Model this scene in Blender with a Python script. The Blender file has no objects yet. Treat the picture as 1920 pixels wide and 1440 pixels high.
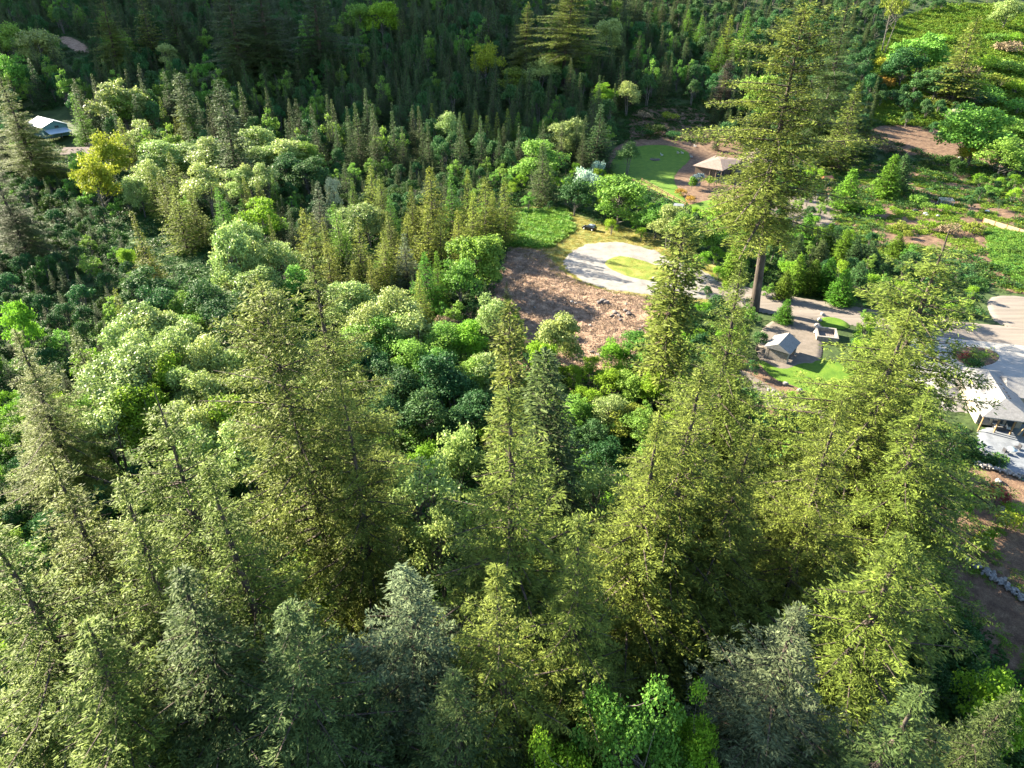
import bpy, math, random
import numpy as np
from mathutils import Vector, Matrix, noise as mnoise

SC = bpy.context.scene
COL = SC.collection
R = math.radians

# ------------------------------------------------------------------ camera, sky, sun, exposure
CAM_H, PITCH, FOC = 75.0, R(32), 1280.0
cd = bpy.data.cameras.new('camera')
cd.sensor_width = 36; cd.lens = 24; cd.clip_start = 0.5; cd.clip_end = 6000
cam = bpy.data.objects.new('camera', cd); COL.objects.link(cam)
cam.location = (0, 0, CAM_H); cam.rotation_euler = (R(90) - PITCH, 0, 0)
SC.camera = cam

SUN_ELEV = R(25); SUN_DIR = Vector((-0.857, 0.515, 0)).normalized()      # horizontal direction towards the sun
W = bpy.data.worlds.new('World'); SC.world = W; W.use_nodes = True
wn = W.node_tree.nodes; bg = wn['Background']
sky = wn.new('ShaderNodeTexSky'); sky.sky_type = 'NISHITA'; sky.sun_disc = False
sky.sun_elevation = SUN_ELEV
sky.sun_rotation = math.atan2(SUN_DIR.x, SUN_DIR.y)
sky.air_density = 1.0; sky.dust_density = 0.6; sky.ozone_density = 1.5
W.node_tree.links.new(sky.outputs[0], bg.inputs[0]); bg.inputs[1].default_value = 0.066
sl = bpy.data.lights.new('sun', 'SUN'); sl.energy = 5.0; sl.angle = R(0.5); sl.color = (1.0, 0.89, 0.69)
so = bpy.data.objects.new('sun', sl); COL.objects.link(so)
sd = Vector((SUN_DIR.x * math.cos(SUN_ELEV), SUN_DIR.y * math.cos(SUN_ELEV), math.sin(SUN_ELEV)))
so.rotation_euler = sd.to_track_quat('Z', 'Y').to_euler(); so.location = (0, 0, 200)
SC.view_settings.view_transform = 'Standard'; SC.view_settings.look = 'None'
SC.view_settings.exposure = 3.1; SC.view_settings.gamma = 1.0
SC.view_settings.use_curve_mapping = False
SC.cycles.max_bounces = 6; SC.cycles.diffuse_bounces = 3; SC.cycles.transmission_bounces = 4
SC.cycles.use_denoising = True

# ------------------------------------------------------------------ terrain and pixel helpers
def terrain(x, y):
    x = np.asarray(x, float); y = np.asarray(y, float)
    s = np.clip(y - 300, 0, None)
    h = 0.22 * s * s / (s + 40.0)
    h = np.where(h > 75, 75 + 30 * (1 - np.exp(-(h - 75) / 30)), h)
    # unseen hill added beyond the upper left corner, shaped to shade the valley's back
    s = -0.857 * x + 0.515 * y; p = 0.515 * x + 0.857 * y
    prof = np.minimum(np.clip(450 + (p - 279) * 1.6, 0, 450 - 28 * np.exp(-((p - 340) / 25.0) ** 2)), np.clip(450 - (p - 462) * 1.6, 0, 450))
    q = np.clip((s - 630) / 420, 0, 1); q2 = np.clip((s - 1100) / 500, 0, 1)
    h = np.maximum(h, prof * q * q * (3 - 2 * q) * (1 - q2 * q2 * (3 - 2 * q2)))
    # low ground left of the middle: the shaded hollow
    h = h + np.clip((-55 - x) / 60, 0, 1) * 1.2 * np.sin(x / 23.0) * np.sin(y / 31.0)
    return h
def ray(px, py):
    a = (px - 960) / FOC; b = (720 - py) / FOC
    return np.array((a, math.cos(PITCH) + b * math.sin(PITCH), -math.sin(PITCH) + b * math.cos(PITCH)))
def at(px, py, z=0.0):                     # the point at height z above the terrain that the drone sees at (px, py) of the 1920 px frame
    d = ray(px, py); lo, hi = 1.0, 2500.0
    ts = np.linspace(5, 1500, 1500)
    g = CAM_H + d[2] * ts - terrain(d[0] * ts, d[1] * ts) - z
    k = int(np.argmax(g < 0)) if (g < 0).any() else len(ts) - 1
    lo, hi = ts[max(k - 1, 0)], ts[k]
    for _ in range(24):
        m = (lo + hi) / 2
        if CAM_H + d[2] * m - float(terrain(d[0] * m, d[1] * m)) - z > 0: lo = m
        else: hi = m
    return Vector((d[0] * lo, d[1] * lo, CAM_H + d[2] * lo))
def atz(px, py, z):
    d = ray(px, py); t = (z - CAM_H) / d[2]
    return Vector((d[0] * t, d[1] * t, z))
def proj(x, y, z):
    dz = z - CAM_H
    depth = y * math.cos(PITCH) - dz * math.sin(PITCH)
    up = y * math.sin(PITCH) + dz * math.cos(PITCH)
    return 960 + FOC * x / depth, 720 - FOC * up / depth, depth

# ------------------------------------------------------------------ materials
def newmat(name):
    m = bpy.data.materials.new(name); m.use_nodes = True
    nt = m.node_tree; return m, nt, nt.nodes, nt.links, nt.nodes['Principled BSDF']
def ramp(nodes, stops):
    r = nodes.new('ShaderNodeValToRGB'); e = r.color_ramp.elements
    while len(e) < len(stops): e.new(0.5)
    for q, (p, c) in zip(e, stops): q.position = p; q.color = (*c, 1)
    return r
def noise_mat(name, stops, scale=1.0, detail=8, rough=0.9, bump=0.0, bscale=None, scale2=None, stops2=None, fac2=0.5, stretch=None, spec=0.2, dist=0.0):
    m, nt, N, L, b = newmat(name)
    tc = N.new('ShaderNodeTexCoord'); src = tc.outputs['Object']
    if stretch:
        mp = N.new('ShaderNodeMapping'); mp.inputs['Scale'].default_value = stretch[0]; mp.inputs['Rotation'].default_value = (0, 0, stretch[1])
        L.new(src, mp.inputs[0]); src = mp.outputs[0]
    n = N.new('ShaderNodeTexNoise'); n.inputs['Scale'].default_value = scale; n.inputs['Detail'].default_value = detail
    n.inputs['Roughness'].default_value = 0.65; n.inputs['Distortion'].default_value = dist
    L.new(src, n.inputs['Vector'])
    r = ramp(N, stops); L.new(n.outputs['Fac'], r.inputs[0]); out = r.outputs[0]
    if stops2:
        n2 = N.new('ShaderNodeTexNoise'); n2.inputs['Scale'].default_value = scale2; n2.inputs['Detail'].default_value = 5
        L.new(tc.outputs['Object'], n2.inputs['Vector'])
        r2 = ramp(N, stops2); L.new(n2.outputs['Fac'], r2.inputs[0])
        mx = N.new('ShaderNodeMix'); mx.data_type = 'RGBA'; mx.blend_type = 'MULTIPLY'; mx.inputs[0].default_value = fac2
        L.new(out, mx.inputs[6]); L.new(r2.outputs[0], mx.inputs[7]); out = mx.outputs[2]
    L.new(out, b.inputs['Base Color'])
    b.inputs['Roughness'].default_value = rough; b.inputs['Specular IOR Level'].default_value = spec
    if bump:
        nb = N.new('ShaderNodeTexNoise'); nb.inputs['Scale'].default_value = bscale or scale * 3; nb.inputs['Detail'].default_value = 6
        L.new(src, nb.inputs['Vector'])
        bu = N.new('ShaderNodeBump'); bu.inputs['Strength'].default_value = bump; bu.inputs['Distance'].default_value = 0.15
        L.new(nb.outputs['Fac'], bu.inputs['Height']); L.new(bu.outputs[0], b.inputs['Normal'])
    return m
def flat(name, c, rough=0.6, spec=0.3, metal=0.0):
    return noise_mat(name, [(0.3, tuple(v * 0.82 for v in c)), (0.7, tuple(min(1, v * 1.1) for v in c))], scale=2.5, rough=rough, spec=spec)
def leaf_mat(name, dark, light, transl=0.3, hue=0.04, val=0.35, spec=0.10, rough=0.6, nscale=0.35):
    """dark/light = albedo of the older and the fresh leaves, picked leaf by leaf (attribute 'tone') plus drifts over the crown"""
    m, nt, N, L, b = newmat(name)
    at_ = N.new('ShaderNodeAttribute'); at_.attribute_name = 'tone'
    oi = N.new('ShaderNodeObjectInfo'); tc = N.new('ShaderNodeTexCoord')
    n = N.new('ShaderNodeTexNoise'); n.inputs['Scale'].default_value = nscale; n.inputs['Detail'].default_value = 3
    L.new(tc.outputs['Object'], n.inputs['Vector'])
    ad = N.new('ShaderNodeMath'); ad.operation = 'MULTIPLY_ADD'; ad.inputs[1].default_value = 0.6
    L.new(at_.outputs['Fac'], ad.inputs[0])
    ms = N.new('ShaderNodeMath'); ms.operation = 'MULTIPLY_ADD'; ms.inputs[1].default_value = 0.9; ms.inputs[2].default_value = -0.25
    L.new(n.outputs['Fac'], ms.inputs[0]); L.new(ms.outputs[0], ad.inputs[2])
    r = ramp(N, [(0.0, dark), (1.0, light)]); L.new(ad.outputs[0], r.inputs[0])
    hs = N.new('ShaderNodeHueSaturation')
    h1 = N.new('ShaderNodeMapRange'); h1.inputs[3].default_value = 0.5 - hue; h1.inputs[4].default_value = 0.5 + hue * 0.7
    L.new(oi.outputs['Random'], h1.inputs[0]); L.new(h1.outputs[0], hs.inputs['Hue'])
    mu = N.new('ShaderNodeMath'); mu.operation = 'MULTIPLY'; mu.inputs[1].default_value = 7.31; L.new(oi.outputs['Random'], mu.inputs[0])
    fr = N.new('ShaderNodeMath'); fr.operation = 'FRACT'; L.new(mu.outputs[0], fr.inputs[0])
    v1 = N.new('ShaderNodeMapRange'); v1.inputs[3].default_value = 1 - val; v1.inputs[4].default_value = 1 + val
    L.new(fr.outputs[0], v1.inputs[0]); L.new(v1.outputs[0], hs.inputs['Value']); L.new(r.outputs[0], hs.inputs['Color'])
    L.new(hs.outputs[0], b.inputs['Base Color'])
    b.inputs['Roughness'].default_value = rough; b.inputs['Specular IOR Level'].default_value = spec
    tr = N.new('ShaderNodeBsdfTranslucent'); L.new(hs.outputs[0], tr.inputs[0])
    mi = N.new('ShaderNodeMixShader'); mi.inputs[0].default_value = transl
    L.new(b.outputs[0], mi.inputs[1]); L.new(tr.outputs[0], mi.inputs[2])
    L.new(mi.outputs[0], N['Material Output'].inputs['Surface'])
    return m

M = {}
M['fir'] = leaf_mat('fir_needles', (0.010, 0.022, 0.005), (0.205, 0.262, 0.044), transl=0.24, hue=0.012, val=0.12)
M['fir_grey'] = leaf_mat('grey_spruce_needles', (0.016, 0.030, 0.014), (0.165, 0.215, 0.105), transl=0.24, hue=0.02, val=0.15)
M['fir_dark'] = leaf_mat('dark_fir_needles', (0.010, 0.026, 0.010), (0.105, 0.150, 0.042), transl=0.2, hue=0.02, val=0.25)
M['spruce_brown'] = leaf_mat('brown_spruce_needles', (0.025, 0.022, 0.016), (0.060, 0.055, 0.035), transl=0.15, hue=0.01, val=0.1)
M['young'] = leaf_mat('young_fir_needles', (0.022, 0.045, 0.006), (0.275, 0.335, 0.042), transl=0.28, hue=0.018, val=0.2)
M['young_green'] = leaf_mat('green_young_fir_needles', (0.026, 0.075, 0.010), (0.150, 0.300, 0.028), transl=0.42, hue=0.03, val=0.25)
M['young_dark'] = leaf_mat('shaded_fir_needles', (0.020, 0.045, 0.018), (0.085, 0.135, 0.036), transl=0.3, hue=0.03, val=0.25)  # young needles again, darkened so the colour itself carries shade
M['alder'] = leaf_mat('alder_leaves', (0.080, 0.150, 0.035), (0.350, 0.430, 0.125), transl=0.36, hue=0.02, val=0.15, spec=0.22, rough=0.5)
M['green'] = leaf_mat('broad_green_leaves', (0.045, 0.125, 0.016), (0.200, 0.360, 0.055), transl=0.4, hue=0.025, val=0.2, spec=0.15)
M['teal'] = leaf_mat('deep_green_shade_leaves', (0.022, 0.075, 0.028), (0.058, 0.130, 0.030), transl=0.26, hue=0.025, val=0.25)  # deep green, toned down further to put understory shade into the colour
M['yellow'] = leaf_mat('yellow_green_leaves', (0.110, 0.160, 0.010), (0.340, 0.370, 0.040), transl=0.35, hue=0.015, val=0.12)
M['lime'] = leaf_mat('lime_leaves', (0.070, 0.170, 0.010), (0.230, 0.400, 0.035), transl=0.4, hue=0.02, val=0.15)
M['bramble'] = leaf_mat('bramble_leaves', (0.014, 0.042, 0.010), (0.060, 0.130, 0.024), transl=0.3, hue=0.03, val=0.3)
M['dogwood'] = leaf_mat('dogwood_bracts', (0.10, 0.22, 0.12), (0.55, 0.66, 0.55), transl=0.2, hue=0.0, val=0.05)
M['blossom'] = leaf_mat('cream_blossom', (0.20, 0.24, 0.09), (0.62, 0.60, 0.38), transl=0.2, hue=0.0, val=0.05)
M['red'] = leaf_mat('red_maple_leaves', (0.10, 0.018, 0.018), (0.33, 0.085, 0.065), transl=0.3, hue=0.0, val=0.05)
M['twiggy'] = leaf_mat('bare_brown_twigs', (0.10, 0.07, 0.04), (0.28, 0.22, 0.13), transl=0.1, hue=0.0, val=0.1)
M['orange'] = leaf_mat('orange_shrub_leaves', (0.16, 0.09, 0.012), (0.42, 0.27, 0.05), transl=0.3, hue=0.0, val=0.1)
M['blue_spruce'] = leaf_mat('blue_spruce_needles', (0.05, 0.08, 0.09), (0.18, 0.24, 0.26), transl=0.1, hue=0.0, val=0.1)
M['grass'] = leaf_mat('grass_blades', (0.045, 0.100, 0.010), (0.190, 0.290, 0.035), transl=0.35, hue=0.03, val=0.3)
M['dry_grass'] = leaf_mat('dry_grass_blades', (0.130, 0.125, 0.020), (0.380, 0.330, 0.090), transl=0.35, hue=0.02, val=0.25)
M['chips'] = leaf_mat('wood_chips', (0.07, 0.045, 0.03), (0.36, 0.26, 0.18), transl=0.0, hue=0.01, val=0.2)
M['bark'] = noise_mat('fir_bark', [(0.3, (0.020, 0.016, 0.013)), (0.6, (0.070, 0.055, 0.044)), (0.85, (0.17, 0.145, 0.125))], scale=3, bump=0.6, bscale=6, stretch=((1, 1, 0.15), 0))
M['bark_grey'] = noise_mat('grey_bark', [(0.3, (0.045, 0.040, 0.034)), (0.7, (0.16, 0.145, 0.125))], scale=3, bump=0.3)
M['floor'] = noise_mat('forest_floor', [(0.25, (0.018, 0.028, 0.010)), (0.45, (0.035, 0.060, 0.016)), (0.6, (0.055, 0.085, 0.022)), (0.78, (0.090, 0.070, 0.035))],
                       scale=0.16, detail=12, bump=0.8, bscale=1.5, scale2=2.2, stops2=[(0.3, (0.5, 0.5, 0.5)), (0.7, (1, 1, 1))], fac2=0.8)
M['dirt'] = noise_mat('cleared_earth', [(0.25, (0.14, 0.085, 0.055)), (0.45, (0.28, 0.185, 0.125)), (0.6, (0.38, 0.27, 0.185)), (0.8, (0.48, 0.36, 0.26))],
                      scale=0.45, detail=14, bump=0.9, bscale=2.5, scale2=5.0, stops2=[(0.35, (0.45, 0.38, 0.33)), (0.65, (1, 1, 1))], fac2=0.8)
M['mulch'] = noise_mat('bark_mulch', [(0.25, (0.053, 0.031, 0.021)), (0.5, (0.133, 0.082, 0.052)), (0.75, (0.226, 0.157, 0.097))],
                       scale=0.6, detail=14, bump=0.8, bscale=4, scale2=6.0, stops2=[(0.35, (0.5, 0.5, 0.5)), (0.65, (1, 1, 1))], fac2=0.7)
M['gravel'] = noise_mat('gravel', [(0.25, (0.115, 0.106, 0.095)), (0.5, (0.189, 0.178, 0.163)), (0.75, (0.252, 0.240, 0.224))],
                        scale=0.35, detail=14, bump=0.5, bscale=9, scale2=9.0, stops2=[(0.35, (0.72, 0.72, 0.72)), (0.6, (1, 1, 1))], fac2=0.7)
M['verge'] = noise_mat('worn_verge', [(0.3, (0.055, 0.080, 0.018)), (0.45, (0.11, 0.135, 0.028)), (0.58, (0.24, 0.21, 0.065)), (0.75, (0.30, 0.24, 0.13))],
                       scale=0.22, detail=12, bump=0.5, bscale=5, scale2=4.0, stops2=[(0.35, (0.6, 0.6, 0.6)), (0.65, (1, 1, 1))], fac2=0.7)
M['lawn'] = noise_mat('mown_lawn', [(0.3, (0.043, 0.096, 0.007)), (0.5, (0.068, 0.133, 0.010)), (0.72, (0.112, 0.167, 0.015))],
                      scale=0.4, detail=10, bump=0.4, bscale=10, scale2=5.0, stops2=[(0.35, (0.7, 0.7, 0.7)), (0.65, (1, 1, 1))], fac2=0.6)
M['island'] = noise_mat('island_grass', [(0.3, (0.060, 0.110, 0.012)), (0.48, (0.120, 0.150, 0.022)), (0.7, (0.210, 0.180, 0.050))],
                        scale=0.3, detail=10, bump=0.4, bscale=8)
M['road'] = noise_mat('old_asphalt', [(0.25, (0.101, 0.086, 0.072)), (0.5, (0.144, 0.124, 0.107)), (0.75, (0.194, 0.169, 0.144))],
                      scale=0.5, detail=12, bump=0.2, bscale=20, stretch=((0.12, 1.4, 1), R(15)))
M['pavers'] = noise_mat('tan_pavers', [(0.3, (0.092, 0.078, 0.063)), (0.7, (0.150, 0.126, 0.106))], scale=0.9, detail=12, bump=0.3, bscale=8)
M['concrete'] = noise_mat('pale_concrete', [(0.3, (0.217, 0.204, 0.186)), (0.7, (0.280, 0.264, 0.243))], scale=0.4, detail=10, bump=0.1, bscale=8)
M['patio'] = noise_mat('patio_slab', [(0.3, (0.084, 0.093, 0.108)), (0.7, (0.162, 0.174, 0.192))], scale=0.8, detail=8, bump=0.1)
M['meadow'] = noise_mat('rough_meadow', [(0.3, (0.030, 0.065, 0.016)), (0.5, (0.055, 0.105, 0.024)), (0.72, (0.110, 0.150, 0.040))], scale=0.18, detail=12, bump=0.7, bscale=2.0)
M['rock'] = noise_mat('basalt_rock', [(0.25, (0.101, 0.094, 0.086)), (0.55, (0.230, 0.216, 0.202)), (0.8, (0.360, 0.338, 0.310))], scale=1.6, bump=0.5, bscale=3)
M['rock_dark'] = noise_mat('dark_rock', [(0.3, (0.07, 0.06, 0.06)), (0.7, (0.20, 0.17, 0.15))], scale=1.6, bump=0.5, bscale=3)
M['roof_grey'] = noise_mat('grey_shingle_roof', [(0.3, (0.120, 0.117, 0.114)), (0.7, (0.198, 0.192, 0.189))], scale=2.0, detail=12, bump=0.3, bscale=6, stretch=((1, 1, 4), 0))
M['roof_brown'] = noise_mat('brown_shingle_roof', [(0.3, (0.122, 0.090, 0.072)), (0.7, (0.202, 0.155, 0.130))], scale=1.2, detail=12, bump=0.3, bscale=6)
M['roof_metal'] = noise_mat('pale_metal_roof', [(0.3, (0.274, 0.331, 0.374)), (0.7, (0.374, 0.432, 0.475))], scale=0.6, rough=0.4, spec=0.5)
M['wall_teal'] = flat('teal_siding', (0.10, 0.20, 0.19)); M['wall_brown'] = flat('brown_siding', (0.10, 0.070, 0.050))
M['wall_cream'] = flat('cream_siding', (0.302, 0.259, 0.202)); M['white'] = flat('white_paint', (0.414, 0.403, 0.380)); M['dark'] = flat('dark_metal', (0.020, 0.020, 0.024))
M['wood'] = noise_mat('fence_wood', [(0.3, (0.132, 0.083, 0.039)), (0.7, (0.242, 0.160, 0.083))], scale=3)
M['panel'] = noise_mat('cream_fence_panel', [(0.3, (0.232, 0.170, 0.098)), (0.7, (0.294, 0.223, 0.138))], scale=2)
M['post_brown'] = flat('red_brown_post', (0.20, 0.09, 0.04)); M['stone'] = noise_mat('ledge_stone', [(0.3, (0.115, 0.101, 0.086)), (0.7, (0.288, 0.252, 0.216))], scale=2.5, bump=0.5)
M['cap'] = flat('pale_stone_cap', (0.198, 0.182, 0.162)); M['paint'] = flat('black_car_paint', (0.007, 0.007, 0.009), rough=0.15, spec=0.6)
def glassy(name, c):
    m, nt, N, L, b = newmat(name); b.inputs['Base Color'].default_value = (*c, 1); b.inputs['Roughness'].default_value = 0.06; b.inputs['Specular IOR Level'].default_value = 0.9; return m
M['glass'] = glassy('dark_glass', (0.03, 0.04, 0.05)); M['skyglass'] = glassy('pale_glass', (0.20, 0.26, 0.30))
M['rubber'] = flat('tyre_rubber', (0.015, 0.015, 0.015), rough=0.9); M['alloy'] = flat('alloy_rim', (0.5, 0.5, 0.52), rough=0.3, spec=0.6)
M['tarp'] = flat('white_tarp', (0.446, 0.446, 0.461)); M['cushion'] = flat('white_cushion', (0.490, 0.490, 0.504)); M['redlamp'] = flat('tail_lamp', (0.35, 0.02, 0.02)); M['lamp'] = flat('head_lamp', (0.7, 0.7, 0.7), rough=0.2)
M['black'] = flat('black_plastic', (0.03, 0.03, 0.035)); M['terracotta'] = flat('brick_red_roof', (0.30, 0.10, 0.055)); M['ash'] = flat('fire_ash', (0.06, 0.055, 0.05), rough=1)

# ------------------------------------------------------------------ mesh and object helpers
def mesh_np(name, V, F, mats, mi=None, tone=None, smooth=False):
    me = bpy.data.meshes.new(name); V = np.asarray(V, np.float32).reshape(-1, 3); F = np.asarray(F, np.int32)
    k = F.shape[1]
    me.vertices.add(len(V)); me.vertices.foreach_set('co', V.ravel())
    me.loops.add(F.size); me.loops.foreach_set('vertex_index', F.ravel())
    me.polygons.add(len(F)); me.polygons.foreach_set('loop_start', np.arange(0, F.size, k, dtype=np.int32))
    if smooth: me.polygons.foreach_set('use_smooth', np.ones(len(F), bool))
    for m in mats: me.materials.append(m)
    if mi is not None: me.polygons.foreach_set('material_index', np.asarray(mi, np.int32))
    if tone is not None:
        a = me.attributes.new('tone', 'FLOAT', 'POINT'); a.data.foreach_set('value', np.asarray(tone, np.float32))
    me.update(calc_edges=True); return me
def link(o, parent=None):
    COL.objects.link(o)
    if parent is not None: o.parent = parent
    return o
def tag(o, label=None, cat=None, group=None, kind=None):
    if label: o['label'] = label
    if cat: o['category'] = cat
    if group: o['group'] = group
    if kind: o['kind'] = kind
    return o
def thing(name, loc, label, cat, group=None, rotz=0.0):
    o = bpy.data.objects.new(name, None); o.empty_display_size = 0.3; link(o); o.location = loc; o.rotation_euler = (0, 0, rotz)
    return tag(o, label, cat, group)
def part(name, V, F, mat, parent=None, smooth=False, bevel=0.0):      # V in the parent's own coordinates
    me = bpy.data.meshes.new(name); me.from_pydata([tuple(v) for v in V], [], F); me.materials.append(mat); me.update()
    if smooth:
        for p in me.polygons: p.use_smooth = True
    o = link(bpy.data.objects.new(name, me), parent)
    if bevel:
        b = o.modifiers.new('bevel', 'BEVEL'); b.width = bevel; b.segments = 2; b.limit_method = 'ANGLE'
    return o
BOXF = [(0, 3, 2, 1), (4, 5, 6, 7), (0, 1, 5, 4), (1, 2, 6, 5), (2, 3, 7, 6), (3, 0, 4, 7)]
def boxv(c, s, rz=0.0):
    co, si = math.cos(rz), math.sin(rz); out = []
    for z in (-.5, .5):
        for x, y in ((-.5, -.5), (.5, -.5), (.5, .5), (-.5, .5)):
            X, Y = x * s[0], y * s[1]; out.append((c[0] + X * co - Y * si, c[1] + X * si + Y * co, c[2] + z * s[2]))
    return out
def box(name, c, s, mat, parent=None, rz=0.0, bevel=0.0): return part(name, boxv(c, s, rz), BOXF, mat, parent, bevel=bevel)
def prism(name, poly, z0, z1, mat, parent=None):
    n = len(poly); V = [(p[0], p[1], z0) for p in poly] + [(p[0], p[1], z1) for p in poly]
    a = sum(poly[i][0] * poly[(i + 1) % n][1] - poly[(i + 1) % n][0] * poly[i][1] for i in range(n))
    F = [tuple(reversed(range(n))), tuple(range(n, 2 * n))] + [(i, (i + 1) % n, n + (i + 1) % n, n + i) for i in range(n)]
    if a < 0: F = [tuple(reversed(f)) for f in F]
    return part(name, V, F, mat, parent)
def bar(name, a, b, w, mat, parent=None, h=None):                     # square bar from a to b
    a, b = Vector(a), Vector(b); d = (b - a); L_ = d.length; d.normalize()
    up = Vector((0, 0, 1)) if abs(d.z) < 0.9 else Vector((1, 0, 0))
    s = d.cross(up).normalized() * w / 2; u = s.cross(d).normalized() * (h or w) / 2
    V = [p + q for p in (a, b) for q in (-s - u, s - u, s + u, -s + u)]
    return part(name, V, BOXF, mat, parent)
def tube_np(pts, rad, n=8):
    pts = np.asarray(pts, float); k = len(pts); V = []
    t = np.gradient(pts, axis=0); t /= np.linalg.norm(t, axis=1)[:, None] + 1e-9
    ref = np.array((1.0, 0, 0)) if abs(t[0][0]) < 0.8 else np.array((0, 1.0, 0))
    a = np.arange(n) / n * 2 * math.pi
    for i in range(k):
        u = np.cross(t[i], ref); u /= np.linalg.norm(u); v = np.cross(t[i], u)
        V.append(pts[i] + rad[i] * (np.cos(a)[:, None] * u + np.sin(a)[:, None] * v))
    V = np.concatenate(V); F = []
    for i in range(k - 1):
        for j in range(n): F.append((i * n + j, i * n + (j + 1) % n, (i + 1) * n + (j + 1) % n, (i + 1) * n + j))
    return V, np.array(F)
class Acc:
    def __init__(s): s.V = []; s.F = []; s.n = 0
    def add(s, V, F): s.V.append(V); s.F.append(np.asarray(F) + s.n); s.n += len(V)
    def mesh(s, name, mat, smooth=True): return mesh_np(name, np.concatenate(s.V), np.concatenate(s.F), [mat], smooth=smooth)

def kites(P, D, Nn, ln, wd, rng, fold=0.25):
    """leaf/spray blades: P root, D direction, Nn rough normal -> folded kites"""
    D = D / (np.linalg.norm(D, axis=1)[:, None] + 1e-9)
    S = np.cross(D, Nn); S /= (np.linalg.norm(S, axis=1)[:, None] + 1e-9); U = np.cross(S, D)
    ln = ln[:, None]; wd = wd[:, None]
    a = P; c = P + D * ln - U * ln * 0.12
    m = P + D * ln * 0.45 + U * wd * fold * 0.5
    l = m + S * wd * 0.5 - U * wd * fold; r = m - S * wd * 0.5 - U * wd * fold
    V = np.stack([a, l, c, r], 1).reshape(-1, 3); n = len(P); b = np.arange(n)[:, None] * 4
    F = np.concatenate([b + np.array([[0, 3, 2]]), b + np.array([[0, 2, 1]])], 0)
    tone = np.repeat(np.clip(rng.normal(0.5, 0.33, n), 0, 1), 4)
    return V, F, tone

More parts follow.
